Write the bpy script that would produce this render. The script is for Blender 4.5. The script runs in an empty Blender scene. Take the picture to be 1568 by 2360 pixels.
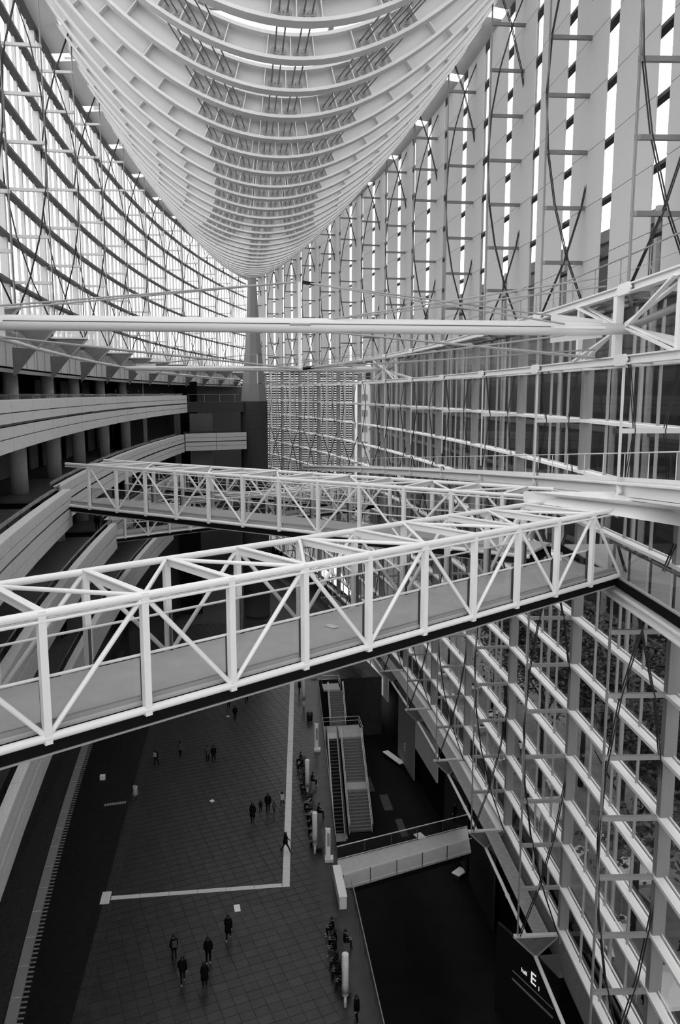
import bpy, bmesh, math, random
from mathutils import Vector, Matrix
random.seed(7)
SC = bpy.context.scene
COL = SC.collection
V = Vector
# ------------------------------------------------------------------ camera
cam_d = bpy.data.cameras.new('camera'); cam = bpy.data.objects.new('camera', cam_d); COL.objects.link(cam)
cam_d.sensor_fit = 'VERTICAL'; cam_d.sensor_height = 36.0; cam_d.sensor_width = 24.0
cam_d.lens = 1835.0 / 2360.0 * 36.0
cam_d.clip_start = 0.1; cam_d.clip_end = 2000
cam.location = (-2.7, 0, 34.5)
cam.rotation_euler = (math.radians(90 - 8.5), 0, math.radians(-7.4))
SC.camera = cam
# ------------------------------------------------------------------ sky (even overcast)
W_ = bpy.data.worlds.new('overcast'); SC.world = W_; W_.use_nodes = True
bg = W_.node_tree.nodes['Background']; bg.inputs[0].default_value = (1, 1, 1, 1); bg.inputs[1].default_value = 2.6
SC.view_settings.view_transform = 'Standard'; SC.view_settings.look = 'None'
SC.view_settings.gamma = 1; SC.view_settings.use_curve_mapping = False
SC.view_settings.exposure = 0.0
SC.cycles.transparent_max_bounces = 32
SC.cycles.max_bounces = 4; SC.cycles.diffuse_bounces = 3; SC.cycles.glossy_bounces = 2
SC.cycles.use_adaptive_sampling = True; SC.cycles.adaptive_threshold = .05; SC.cycles.caustics_reflective = False; SC.cycles.caustics_refractive = False

# ------------------------------------------------------------------ materials (all grey: the photograph is black and white)
MAT = {}
def mat(name, v, rough=0.6, var=0.0, scale=3.0, metal=0.0, bump=0.0, spec=0.4):
    m = bpy.data.materials.new(name); m.use_nodes = True
    nt = m.node_tree; b = nt.nodes['Principled BSDF']
    b.inputs['Base Color'].default_value = (v, v, v, 1); b.inputs['Roughness'].default_value = rough
    b.inputs['Metallic'].default_value = metal
    b.inputs['Specular IOR Level'].default_value = spec
    if var or bump:
        tc = nt.nodes.new('ShaderNodeTexCoord'); n = nt.nodes.new('ShaderNodeTexNoise')
        geo = nt.nodes.new('ShaderNodeNewGeometry')
        n.inputs['Scale'].default_value = scale; n.inputs['Detail'].default_value = 5
        nt.links.new(geo.outputs['Position'], n.inputs['Vector'])
        if var:
            r = nt.nodes.new('ShaderNodeMapRange')
            r.inputs['From Min'].default_value = .3; r.inputs['From Max'].default_value = .7
            r.inputs['To Min'].default_value = max(0, v * (1 - var)); r.inputs['To Max'].default_value = v * (1 + var)
            nt.links.new(n.outputs['Fac'], r.inputs['Value'])
            nt.links.new(r.outputs['Result'], b.inputs['Base Color'])
        if bump:
            bp = nt.nodes.new('ShaderNodeBump'); bp.inputs['Strength'].default_value = bump
            nt.links.new(n.outputs['Fac'], bp.inputs['Height']); nt.links.new(bp.outputs['Normal'], b.inputs['Normal'])
    MAT[name] = m
    return m
mat('white_steel', .74, .45); mat('hull_paint', .63, .55, .03, .8); mat('pale_steel', .62, .4)
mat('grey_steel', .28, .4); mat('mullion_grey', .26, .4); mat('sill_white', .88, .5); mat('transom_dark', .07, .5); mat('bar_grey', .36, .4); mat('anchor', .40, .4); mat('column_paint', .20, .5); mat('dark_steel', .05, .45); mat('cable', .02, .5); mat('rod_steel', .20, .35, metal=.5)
mat('stone', .60, .7, .10, 9.0); mat('stone_top', .68, .7, .08, 8.0); mat('dark_stone', .05, .7, .2, 6.0, spec=.15); mat('black', .008, .8, spec=.05)
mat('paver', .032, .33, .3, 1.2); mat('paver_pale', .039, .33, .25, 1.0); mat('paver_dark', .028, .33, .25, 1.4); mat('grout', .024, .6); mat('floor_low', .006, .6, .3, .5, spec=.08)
mat('road', .008, .6, .4, 2.0, spec=.15); mat('ledge', .30, .6, .06, 3.0); mat('line_white', .62, .6, .06, 4.0)
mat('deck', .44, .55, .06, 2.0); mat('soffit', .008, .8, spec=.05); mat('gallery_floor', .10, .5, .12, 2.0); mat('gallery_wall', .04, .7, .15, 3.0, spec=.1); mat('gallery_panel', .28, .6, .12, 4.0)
mat('gutter', .28, .5, .15, 5.0); mat('bracket', .13, .5, .1, 3.0)
mat('plaza', .26, .8, .2, .8); mat('facade', .09, .7, .1, .5); mat('facade_glass', .02, .4, spec=.1); mat('city', .62, .8, .1, .2); mat('city_window', .35, .3)
mat('leaf', .045, .6, .5, 1.5); mat('bark', .04, .9); mat('tent', .85, .8); mat('skin', .32, .6); mat('hair', .01, .6)
mat('cloth_black', 0.006, .9, spec=.05); mat('cloth_dark', 0.013199999999999998, .9, spec=.05); mat('cloth_grey', .07, .9); mat('cloth_pale', .45, .9); mat('shoe', .02, .6); mat('shoe_pale', .5, .6)
mat('step', .20, .6, .15, 4.0); mat('riser', .05, .6); mat('rubber', .015, .5); mat('sign_dark', .015, .6, spec=.1); mat('letter', .9, .6); mat('louvre', .62, .7); mat('timber', .03, .6, .5, 6.0)
# hanging light screens on the glass wall: cloth that lets some daylight through
m = mat('screen', .58, .8)
nt = m.node_tree; b = nt.nodes['Principled BSDF']; out = nt.nodes['Material Output']
tr = nt.nodes.new('ShaderNodeBsdfTranslucent'); tr.inputs['Color'].default_value = (.5, .5, .5, 1)
mx = nt.nodes.new('ShaderNodeMixShader'); mx.inputs[0].default_value = .22
nt.links.new(b.outputs[0], mx.inputs[1]); nt.links.new(tr.outputs[0], mx.inputs[2]); nt.links.new(mx.outputs[0], out.inputs[0])
def glass(name, tint, ior=1.45):
    m = bpy.data.materials.new(name); m.use_nodes = True; nt = m.node_tree; nt.nodes.clear()
    out = nt.nodes.new('ShaderNodeOutputMaterial'); mx = nt.nodes.new('ShaderNodeMixShader'); fr = nt.nodes.new('ShaderNodeFresnel')
    t = nt.nodes.new('ShaderNodeBsdfTransparent'); g = nt.nodes.new('ShaderNodeBsdfGlossy')
    t.inputs[0].default_value = (tint, tint, tint, 1); g.inputs[0].default_value = (.9, .9, .9, 1); g.inputs['Roughness'].default_value = .03
    fr.inputs[0].default_value = ior
    ge = nt.nodes.new('ShaderNodeNewGeometry'); mu = nt.nodes.new('ShaderNodeMath'); mu.operation = 'MULTIPLY'; iv = nt.nodes.new('ShaderNodeMath'); iv.operation = 'SUBTRACT'; iv.inputs[0].default_value = 1.0
    nt.links.new(ge.outputs['Backfacing'], iv.inputs[1]); nt.links.new(fr.outputs[0], mu.inputs[0]); nt.links.new(iv.outputs[0], mu.inputs[1])   # reflect once per sheet
    nt.links.new(mu.outputs[0], mx.inputs[0]); nt.links.new(t.outputs[0], mx.inputs[1]); nt.links.new(g.outputs[0], mx.inputs[2]); nt.links.new(mx.outputs[0], out.inputs[0])
    MAT[name] = m
glass('pane_glass', .98, 1.2); glass('rail_glass', .86, 1.3)
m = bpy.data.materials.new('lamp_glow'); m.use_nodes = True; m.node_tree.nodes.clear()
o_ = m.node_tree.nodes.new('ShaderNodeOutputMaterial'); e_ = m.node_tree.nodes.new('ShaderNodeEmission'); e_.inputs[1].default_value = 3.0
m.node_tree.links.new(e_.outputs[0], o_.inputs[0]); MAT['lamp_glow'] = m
m = m.copy(); m.name = 'sign_glow'; [n_ for n_ in m.node_tree.nodes if n_.type == 'EMISSION'][0].inputs[1].default_value = .75; MAT['sign_glow'] = m   # emission added to the sign letters so they read white

# ------------------------------------------------------------------ builders
WM = {}   # world matrix of every object we made
def link(name, mesh, M=None, parent=None):
    o = bpy.data.objects.new(name, mesh); COL.objects.link(o)
    M = M or Matrix()
    if parent is not None:
        o.parent = parent; o.matrix_parent_inverse = WM[parent.name].inverted()
    o.matrix_basis = M; WM[o.name] = M
    return o
def tag(o, label=None, cat=None, group=None, kind=None):
    if label: o['label'] = label
    if cat: o['category'] = cat
    if group: o['group'] = group
    if kind: o['kind'] = kind
    return o
def thing(name, loc, label, cat, group=None):
    e = link(name, None, Matrix.Translation(V(loc))); e.empty_display_size = .3
    return tag(e, label, cat, group)
def struct(name, loc=(0, 0, 0)):
    e = link(name, None, Matrix.Translation(V(loc))); e['kind'] = 'structure'
    return e
class MB:
    def __init__(s): s.v = []; s.f = []; s.sm = []
    def add(s, vs, fs, smooth=False):
        n = len(s.v); s.v += [tuple(v) for v in vs]
        for f in fs: s.f.append([i + n for i in f]); s.sm.append(smooth)
    def box(s, c, sx, sy, sz, ax=None, ay=None, az=None):
        c = V(c); ax = V(ax or (1, 0, 0)) * sx / 2; ay = V(ay or (0, 1, 0)) * sy / 2; az = V(az or (0, 0, 1)) * sz / 2
        s.add([c + a * ax + b_ * ay + d * az for d in (-1, 1) for b_ in (-1, 1) for a in (-1, 1)],
              [(0, 2, 3, 1), (4, 5, 7, 6), (0, 1, 5, 4), (2, 6, 7, 3), (0, 4, 6, 2), (1, 3, 7, 5)])
    def bar(s, p, q, w, h, up=(0, 0, 1)):
        p = V(p); q = V(q); d = (q - p); L = d.length; d.normalize(); side = d.cross(V(up))
        if side.length < 1e-4: side = d.cross(V((0, 1, 0)))
        side.normalize(); u = side.cross(d)
        s.box((p + q) / 2, L, w, h, d, side, u)
    def tube(s, pts, r, n=6, cap=True):
        pts = [V(p) for p in pts]; rs = r if isinstance(r, (list, tuple)) else [r] * len(pts)
        base = len(s.v); d0 = None
        for i, p in enumerate(pts):
            d = (pts[min(i + 1, len(pts) - 1)] - pts[max(i - 1, 0)]).normalized()
            a = d.cross(V((0, 0, 1)))
            if a.length < .05: a = d.cross(V((0, 1, 0)))
            a.normalize(); b_ = a.cross(d)
            for k in range(n):
                t = 2 * math.pi * k / n
                s.v.append(tuple(p + (a * math.cos(t) + b_ * math.sin(t)) * rs[i]))
        for i in range(len(pts) - 1):
            for k in range(n):
                k2 = (k + 1) % n; o = base + i * n
                s.f.append([o + k, o + k2, o + n + k2, o + n + k]); s.sm.append(n > 4)
        if cap:
            s.f.append([base + k for k in range(n)][::-1]); s.sm.append(False)
            s.f.append([base + (len(pts) - 1) * n + k for k in range(n)]); s.sm.append(False)
    def prism(s, poly, off):           # closed polygon of 3D points extruded by vector off
        poly = [V(p) for p in poly]; off = V(off); n = len(poly)
        s.add(poly + [p + off for p in poly], [list(range(n))[::-1], list(range(n, 2 * n))] + [[i, (i + 1) % n, n + (i + 1) % n, n + i] for i in range(n)])
    def lathe(s, prof, c=(0, 0, 0), n=24, smooth=True, rot=0):
        c = V(c); base = len(s.v)
        for r, z in prof:
            for k in range(n):
                t = 2 * math.pi * (k + rot) / n; s.v.append((c.x + r * math.cos(t), c.y + r * math.sin(t), c.z + z))
        for i in range(len(prof) - 1):
            for k in range(n):
                k2 = (k + 1) % n; o = base + i * n
                s.f.append([o + k, o + k2, o + n + k2, o + n + k]); s.sm.append(smooth)
        s.f.append([base + k for k in range(n)][::-1]); s.sm.append(False)
        s.f.append([base + (len(prof) - 1) * n + k for k in range(n)]); s.sm.append(False)
    def mesh(s, name, m):
        me = bpy.data.meshes.new(name); me.from_pydata(s.v, [], s.f)
        me.polygons.foreach_set('use_smooth', s.sm)
        me.materials.append(MAT[m]); me.update()
        return me
    def build(s, name, m, parent=None): return link(name, s.mesh(name, m), None, parent)
CACHE = {}
def shape(kind, m):
    k = (kind, m)
    if k not in CACHE:
        b_ = MB()
        if kind == 'box': b_.box((0, 0, 0), 1, 1, 1)
        elif kind == 'rod': b_.tube([(0, 0, -.5), (0, 0, .5)], 1, 10)
        elif kind == 'rod6': b_.tube([(0, 0, -.5), (0, 0, .5)], 1, 6)
        elif kind == 'strut':   # pointed at the -x end
            b_.prism([(-.5, -.2, -.5), (-.42, -.5, -.5), (.5, -.5, -.5), (.5, .5, -.5), (-.42, .5, -.5), (-.5, .2, -.5)], (0, 0, 1))
        CACHE[k] = b_.mesh(kind + '_' + m, m)
    return CACHE[k]
def frame(c, ax, ay, az, sx, sy, sz):
    M = Matrix.Identity(4)
    for i in range(3):
        M[i][0] = ax[i] * sx; M[i][1] = ay[i] * sy; M[i][2] = az[i] * sz; M[i][3] = c[i]
    return M
def box(name, c, sx, sy, sz, m, parent=None, ax=(1, 0, 0), ay=(0, 1, 0), az=(0, 0, 1), kind='box'):
    return link(name, shape(kind, m), frame(V(c), V(ax), V(ay), V(az), sx, sy, sz), parent)
def bar(name, p, q, w, h, m, parent=None, up=(0, 0, 1), kind='box'):
    p = V(p); q = V(q); d = q - p; L = d.length; d.normalize(); side = d.cross(V(up))
    if side.length < 1e-4: side = d.cross(V((0, 1, 0)))
    side.normalize(); u = side.cross(d)
    return link(name, shape(kind, m), frame((p + q) / 2, d, side, u, L, w, h), parent)
def rod(name, p, q, r, m, parent=None, kind='rod'):
    p = V(p); q = V(q); d = q - p; L = d.length; d.normalize(); a = d.cross(V((0, 0, 1)))
    if a.length < 1e-3: a = V((1, 0, 0))
    a.normalize(); b_ = d.cross(a)
    return link(name, shape(kind, m), frame((p + q) / 2, a, b_, d, r, r, L), parent)
def ordinal(i):
    w = ['first', 'second', 'third', 'fourth', 'fifth', 'sixth', 'seventh', 'eighth', 'ninth', 'tenth', 'eleventh', 'twelfth', 'thirteenth', 'fourteenth', 'fifteenth', 'sixteenth', 'seventeenth']
    return w[i]

# ------------------------------------------------------------------ plan of the hall: a lens, long axis = Y
def L(Y, W): return W * (1 - ((Y - 61.0) / 103.0) ** 2)
def PT(Y, W, z=0.0): return V((L(Y, W), Y, z))
WR, WL = 15.2, -15.6
MS = [37.6 + 10.55 * k for k in range(-2, 12)]          # mullion lines 16.5 .. 153.65
YEND = 162.5
LEV = [5.65 + 2.5 * k for k in range(22)]                # transom levels 5.65 .. 58.15
def nrm(Y, W):      # unit tangent (along +Y) and inward normal at a wall
    t = (PT(Y + .5, W) - PT(Y - .5, W)).normalized()
    n = V((-t.y, t.x, 0)) if W > 0 else V((t.y, -t.x, 0))
    return t, n
CAMP = V((-2.7, 0, 34.5))

# ================================================================== SETTING: floors
def ledX(y): 
    return -15.95 - (y - 41) * .0975 + (y - 41) ** 2 * .00086
EDGE = [(4.7, -12), (4.65, 38), (4.75, 50.9), (4.15, 51.0), (4.15, 54.5), (4.35, 56), (6.45, 90.3), (6.6, 92.5), (14.5, 92.5), (10, 122), (2, 158)]
b_ = MB()
poly = [(x, y, -.35) for x, y in EDGE] + [(-3, 160, -.35), (-21.5, 120, -.35), (-21.5, -12, -.35)]
b_.prism(poly, (0, 0, .31))
floor = b_.build('floor', 'grout'); floor['kind'] = 'structure'
# stone pavers: grid turned against the hall axis; the nearest visible 300 are single pieces
ang = math.radians(16); ca, sa = math.cos(ang), math.sin(ang)
def edge_x(y):
    for (x0, y0), (x1, y1) in zip(EDGE, EDGE[1:]):
        if y0 <= y <= y1 and y1 > y0: return x0 + (x1 - x0) * (y - y0) / (y1 - y0)
    return 4.0
cells = []
TW, TH = .85, .68
for i in range(-50, 180):
    for j in range(-30, 230):
        u = i * TW; v = j * TH
        x = u * ca - v * sa; y = u * sa + v * ca
        if 36 < y < 118 and -14.2 < x < edge_x(y) - 1.1: cells.append((x, y))
cells.sort(key=lambda c: (c[1] + abs(c[0] + 3) * .2))
near = [c for c in cells if c[1] > 38.5 and -12.2 < c[0]][:300]
ns = set(near)
pm = [MB() for _ in range(3)]
for k, mname in enumerate(('paver', 'paver_pale', 'paver_dark')):
    pm[k].box((0, 0, 0), TW - .025, TH - .025, .04)
pme = [pm[k].mesh('paver', n_) for k, n_ in enumerate(('paver', 'paver_pale', 'paver_dark'))]
RZ = Matrix.Rotation(ang, 4, 'Z')
for (x, y) in near:
    k = random.choice((0, 0, 0, 0, 1, 2)) if not (-3.6 < x < 1 and 47 < y < 60) else random.choice((0, 1, 1))
    link('tile', pme[k], Matrix.Translation((x, y, -.02 + random.uniform(-.003, .003))) @ RZ, floor)
rest = MB(); rest2 = MB()
for c in cells:
    if c in ns: continue
    (rest2 if random.random() < .2 else rest).box((c[0], c[1], -.02), TW - .035, TH - .035, .04, (ca, sa, 0), (-sa, ca, 0))
tag(rest.build('tile_field', 'paver', floor), kind='stuff'); tag(rest2.build('tile_field', 'paver_dark', floor), kind='stuff')
# border strip of floor along the void, and the dark service lane on the other side
b_ = MB()
for y in range(-10, 118, 4):
    if y >= 92 : continue
    y2 = min(y + 4, 92)
    b_.prism([(edge_x(y) - 2.3, y, -.045), (edge_x(y) - .02, y, -.045), (edge_x(y2) - .02, y2, -.045), (edge_x(y2) - 2.3, y2, -.045)], (0, 0, .04))
b_.build('floor_border', 'paver', floor)
b_ = MB(); b_.prism([(-21.4, -10, -.04), (-12.45, -10, -.04), (-12.3, 118, -.04), (-21.4, 118, -.04)], (0, 0, .047)); b_.build('service_lane', 'road', floor)
b_ = MB(); b_.prism([(-14.1, -10, -.04), (4.4, -10, -.04), (4.4, 37, -.04), (-14.1, 37, -.04)], (0, 0, .035)); b_.build('floor_field', 'paver', floor)
b_ = MB()
for y in range(26, 110, 4): b_.prism([(-20.5, y, .0), (ledX(y) - .02, y, .0), (ledX(y + 4) - .02, y + 4, .0), (-20.5, y + 4, .0)], (0, 0, .06))
b_.build('timber_floor', 'timber', floor)
# tactile strip
for x in (-12.15, -11.85):
    for k in range(48):
        y = 40 + k * 1.0
        if abs(y - 52) < .6: continue
        box('tactile_tile', (x + (y - 41) * .004, y, .006), .14, .85, .014, 'paver_pale', floor)
# lower concourse
LOWZ = -7.5
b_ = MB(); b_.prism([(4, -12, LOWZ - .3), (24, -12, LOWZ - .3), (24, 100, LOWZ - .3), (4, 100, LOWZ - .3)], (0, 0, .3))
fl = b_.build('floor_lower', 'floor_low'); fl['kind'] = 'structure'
for (x, y, s) in [(10.9, 80, .7), (12.0, 76, .9), (12.6, 71, .7)]:
    box('floor_inlay', (x, y, LOWZ + .004), s, 3.2, .01, 'paver', fl)
b_ = MB()
for (x0, y0), (x1, y1) in zip(EDGE[:8], EDGE[1:9]):
    d = V((x1 - x0, y1 - y0, 0)).normalized(); n = V((-d.y, d.x, 0))
    b_.prism([V((x0, y0, LOWZ)), V((x1, y1, LOWZ)), V((x1, y1, -.36)), V((x0, y0, -.36))], n * .25)
wl = b_.build('wall_lower', 'gallery_wall'); wl['kind'] = 'structure'

# white boundary line on the floor (stone strips)
line = struct('trim_1', (0.2, 52, 0))
def strip(p, q, w, n, m, par, name='stone_strip', h=.02, gap=.012):
    p = V(p); q = V(q); d = (q - p) / n; u = d.normalized()
    for k in range(n):
        bar(name, p + d * k + u * gap, p + d * (k + 1) - u * gap, w, h, m, par)
strip((.17, 51.75, .01), (4.0, 99, .01), .52, 22, 'line_white', line)
strip((-11.9, 52.05, .012), (-.1, 51.98, .012), .42, 6, 'line_white', line)
box('stone_block', (-12.25, 52.1, .02), .62, 1.35, .05, 'line_white', line)
# pale ledge along the service lane with a comb of drain bars
ledge = struct('trim_2', (-16.5, 50, 0))
ys = [30 + 2.62 * k for k in range(30)]
for y0, y1 in zip(ys, ys[1:]):
    c0 = V((ledX(y0) + .3, y0 + .03, .1)); c1 = V((ledX(y1) + .3, y1 - .03, .1))
    bar('ledge_stone', c0, c1, .62, .2, 'ledge', ledge)
    bar('joint_strip', c1 + V((-.3, .03, .075)), c1 + V((.3, .03, .075)), .05, .06, 'line_white', ledge)
for k in range(170):
    y = 31 + k * .41
    box('drain_bar', (ledX(y) + .78, y, .03), .34, .10, .06, 'grey_steel', ledge)

# plaza and ground outside
b_ = MB(); b_.prism([(17.2, -40, -.5), (300, -40, -.5), (300, 420, -.5), (17.2, 420, -.5)], (0, 0, .5))
pl = b_.build('ground_plaza', 'plaza'); pl['kind'] = 'structure'
b_ = MB(); b_.prism([(-400, -40, -.6), (-22, -40, -.6), (-22, 150, -.6), (17, 165, -.6), (17, 420, -.6), (-400, 420, -.6)], (0, 0, .5))
gl = b_.build('ground_street', 'plaza'); gl['kind'] = 'structure'

# ================================================================== LOWER RIGHT WALL (below the glass)
wlow = struct('wall_right_lower', (16.5, 60, LOWZ))
b_ = MB()
for y in range(-12, 160, 4):
    p, q = PT(y, 16.9), PT(y + 4, 16.9)
    b_.prism([p + V((0, 0, LOWZ)), q + V((0, 0, LOWZ)), q + V((0, 0, 5.2)), p + V((0, 0, 5.2))], (.4, 0, 0))
b_.build('dark_wall', 'black', wlow)
for y0, y1, z0, z1, m_ in [(90.6, 98.2, -2.6, 2.0, 'stone_top'), (71.2, 79.2, -3.2, 2.2, 'stone_top'), (98.6, 104.2, -7.2, 1.8, 'gallery_panel'), (79.6, 86.0, -7.2, 1.8, 'gallery_panel'), (54, 60.5, -6.5, 1.5, 'gallery_wall'), (61.5, 68.5, -6.5, 2.2, 'gallery_wall')]:
    t, n = nrm((y0 + y1) / 2, 16.2)
    bar('wall_panel', PT(y0, 16.3, (z0 + z1) / 2), PT(y1, 16.3, (z0 + z1) / 2), .15, z1 - z0, m_, wlow)
# low dark wall carrying the hall sign
b_ = MB()
SGD = V((.357, -.934, 0)); SGN = V((-.934, -.357, 0)); SGC = V((15.46, 44.0, 0))      # the sign wall stands at an angle to the glass
b_.prism([SGC - SGD * 3.6 + V((0, 0, LOWZ)), SGC + SGD * 4.2 + V((0, 0, LOWZ)), SGC + SGD * 4.2 + V((0, 0, -.9)), SGC - SGD * 3.6 + V((0, 0, -.9))], -SGN * .2)
b_.build('sign_wall', 'sign_dark', wlow)
b_ = MB(); b_.bar(SGC + SGN * .02 - SGD * 1.9 + V((0, 0, -3.3)), SGC + SGN * .02 + SGD * 1.9 + V((0, 0, -3.3)), .05, .04); b_.bar(SGC + SGN * .02 - SGD * 1.9 + V((0, 0, -3.9)), SGC + SGN * .02 + SGD * 1.9 + V((0, 0, -3.9)), .05, .12)
b_.build('sign_rule', 'gallery_panel', wlow)
def text(name, s, size, c, facing, m_, parent, up=(0, 0, 1)):
    cu = bpy.data.curves.new(name, 'FONT'); cu.body = s; cu.size = size; cu.extrude = .01; cu.align_x = 'CENTER'; cu.align_y = 'CENTER'
    tmp = bpy.data.objects.new(name, cu); COL.objects.link(tmp)
    dg = bpy.context.evaluated_depsgraph_get(); me = bpy.data.meshes.new_from_object(tmp.evaluated_get(dg))
    bpy.data.objects.remove(tmp); me.materials.clear(); me.materials.append(MAT[m_])
    z = V(facing).normalized(); u = V(up); x = u.cross(z).normalized(); y = z.cross(x)
    return link(name, me, frame(V(c), x, y, z, 1, 1, 1), parent)
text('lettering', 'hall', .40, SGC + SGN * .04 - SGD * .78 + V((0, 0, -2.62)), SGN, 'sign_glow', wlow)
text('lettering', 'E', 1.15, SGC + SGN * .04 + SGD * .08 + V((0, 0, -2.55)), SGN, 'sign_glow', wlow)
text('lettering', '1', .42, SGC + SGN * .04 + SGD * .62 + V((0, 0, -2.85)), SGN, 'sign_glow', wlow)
t, n = nrm(82.8, 16.2)
text('lettering', 'E', 1.3, PT(82.8, 16.12, -4.8), n, 'letter', wlow)
t, n = nrm(101.9, 16.2)
text('lettering', 'E', 1.3, PT(101.9, 16.12, -5.4), n, 'letter', wlow)

# ================================================================== GLASS WALLS
wr = struct('wall_right', (15, 61, 5.2)); wlf = struct('wall_left', (-15.5, 61, 38.2))
panes = []      # (side parent, p, q, z0, z1)
for i, Y in enumerate(MS):
    t, n = nrm(Y, WR)
    bar('mullion', PT(Y, WR, 4.9), PT(Y, WR, 58.3), .5, .36, 'mullion_grey', wr, up=t)
    t, n = nrm(Y, WL)
    bar('mullion', PT(Y, WL, 38.0), PT(Y, WL, 58.3), .4, .36, 'pale_steel', wlf, up=t)
ends = MS + [YEND]
for i in range(len(ends) - 1):
    y0, y1 = ends[i], ends[i + 1]
    nsub = 4 if i < 12 else 3
    sub = [y0 + (y1 - y0) * k / 4 for k in range(5)]
    for k, z in enumerate(LEV):
        p, q = PT(y0, WR, z), PT(y1, WR, z)
        tt, n = nrm((y0 + y1) / 2, WR)
        bar('transom', p + n * .13, q + n * .13, .36, .15, 'sill_white' if z < 37 else 'dark_steel', wr)  # daylight on lower tops and shade on upper undersides put into the colour
        if z < 34: bar('glazing_rail', p - n * .14 + V((0, 0, .09)), q - n * .14 + V((0, 0, .09)), .06, .08, 'white_steel', wr)
        if k < 21:
            for s in range(4): panes.append(('R', PT(sub[s], WR), PT(sub[s + 1], WR), z, z + 2.5))
    for s in (1, 2, 3):
        bar('glazing_bar', PT(sub[s], WR, 5.0), PT(sub[s], WR, 38.2), .12, .07, 'bar_grey', wr, up=(0, 1, 0))
    t, n = nrm((y0 + y1) / 2, WR)
    for fr in (.62,):
        yy = y0 + (y1 - y0) * fr
        rod('outer_post', PT(yy, WR, 3.0) - n * .9, PT(yy, WR, 38.0) - n * .9, .11, 'bar_grey', wr)
    # left wall
    subl = [y0 + (y1 - y0) * k / 6 for k in range(7)]
    for k, z in enumerate(LEV):
        if z < 38: continue
        p, q = PT(y0, WL, z), PT(y1, WL, z); tt, n = nrm((y0 + y1) / 2, WL)
        bar('transom', p + n * .16, q + n * .16, .46, .17, 'transom_dark', wlf)  # seen backlit from below: that shade is put into the dark colour
        if k < 21:
            for s in range(6): panes.append(('L', PT(subl[s], WL), PT(subl[s + 1], WL), z, z + 2.5))
    for s in range(1, 6):
        bar('glazing_bar', PT(subl[s], WL, 38.1), PT(subl[s], WL, 58.2), .16 if s != 3 else .2, .07 if s != 3 else .3, 'pale_steel', wlf, up=(0, 1, 0))
def pane_size(p): 
    c = (p[1] + p[2]) / 2; return (p[2] - p[1]).length / ((c - CAMP).length + 1)
def in_view(p):
    c = (p[1] + p[2]) / 2 + V((0, 0, (p[3] + p[4]) / 2)); d = c - CAMP; a = math.radians(7.4)
    x = d.x * math.cos(a) - d.y * math.sin(a); yh = d.x * math.sin(a) + d.y * math.cos(a)
    th = math.radians(8.5); dep = yh * math.cos(th) - d.z * math.sin(th); up = yh * math.sin(th) + d.z * math.cos(th)
    return dep > 1 and abs(x / dep) < .45 and abs(up / dep) < .67
for side, par in (('R', wr), ('L', wlf)):
    lst = sorted([p for p in panes if p[0] == side], key=lambda p: (not in_view(p), -pane_size(p)))
    solo = lst[:290]; rb = MB()
    for k, (s_, p, q, z0, z1) in enumerate(lst):
        P = p + V((0, 0, (z0 + z1) / 2)); Q = q + V((0, 0, (z0 + z1) / 2))
        if k < 290: bar('pane', P, Q, .02, z1 - z0 - .1, 'pane_glass', par)
        else: rb.bar(P, Q, .02, z1 - z0 - .1)
    tag(rb.build('pane_field', 'pane_glass', par), kind='stuff')
# pale screens hung inside the upper part of the right wall, in rows with fine joints
for i, Y in enumerate([MS[0] - 5.275 + 5.275 * k for k in range(28)]):
    if Y < 14 or Y > 156: continue
    hw = 2.05
    tt, n = nrm(Y, WR)
    for k in range(13, 21):
        z0, z1 = LEV[k], LEV[k + 1]
        if k == 13: z0 = 38.5
        if k == 20: z1 = 58.0
        p = PT(Y - hw, WR, (z0 + z1) / 2) + n * .5; q = PT(Y + hw, WR, (z0 + z1) / 2) + n * .5
        bar('screen_panel', p, q, .05, z1 - z0 - .03, 'screen', wr)
for k in range(10):
    Y = 11.2 - 5.275 * k; tt, n = nrm(Y, WR)
    bar('screen_panel', PT(Y - 2.05, WR, 48.25) + n * .5, PT(Y + 2.05, WR, 48.25) + n * .5, .05, 19.5, 'screen', wr)
# white boards between wall head and hull edge
for side, W, Wi, par in ((1, WR, 14.0, wr), (-1, WL, -14.0, wlf)):
    for Y in MS:
        for a, b2 in ((-4.9, 4.3),):
            p0, p1, p2, p3 = PT(Y + a, W, 58.35), PT(Y + b2, W, 58.35), PT(Y + b2, Wi * .985, 58.5), PT(Y + a, Wi * .985, 58.5)
            m_ = MB(); m_.prism([p0, p1, p2, p3] if side > 0 else [p3, p2, p1, p0], (0, 0, .12)); m_.build('soffit_board', 'sill_white', par)

# ------------------------------------------------------------------ cable trusses (mast, struts, two pairs of bowed cables)
def cable_truss(Y, W, z0, z1, label, group, struts, steel='rod_steel', dist=2.5, cable=True, cr=.03):
    t, n = nrm(Y, W)
    base = PT(Y, W, z0) + n * dist
    e = thing('cable_truss', base, label, 'cable truss', group)
    rod('mast', base, PT(Y, W, z1) + n * dist, .045, steel, e)
    for d in (-.1, .1): rod('mast_rod', base + t * d, PT(Y, W, z1) + n * dist + t * d, .02, steel, e, 'rod6')
    for z in struts:
        bar('strut', PT(Y, W, z) + n * (dist + .05), PT(Y, W, z) + n * .3, .17, .17, steel if W > 0 else 'pale_steel', e, kind='strut')
    if not cable: return e
    N = 8
    for f in (lambda s: dist * .92 * (1 - (2 * s - 1) ** 2) + .25, lambda s: dist * .92 * (2 * s - 1) ** 2 + .1):
        for d in (-.09, .09):
            m_ = MB()
            m_.tube([PT(Y, W, z0 + (z1 - z0) * k / N) + n * f(k / N) + t * d for k in range(N + 1)], cr, 5)
            m_.build('cable', 'cable', e)
    return e
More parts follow.
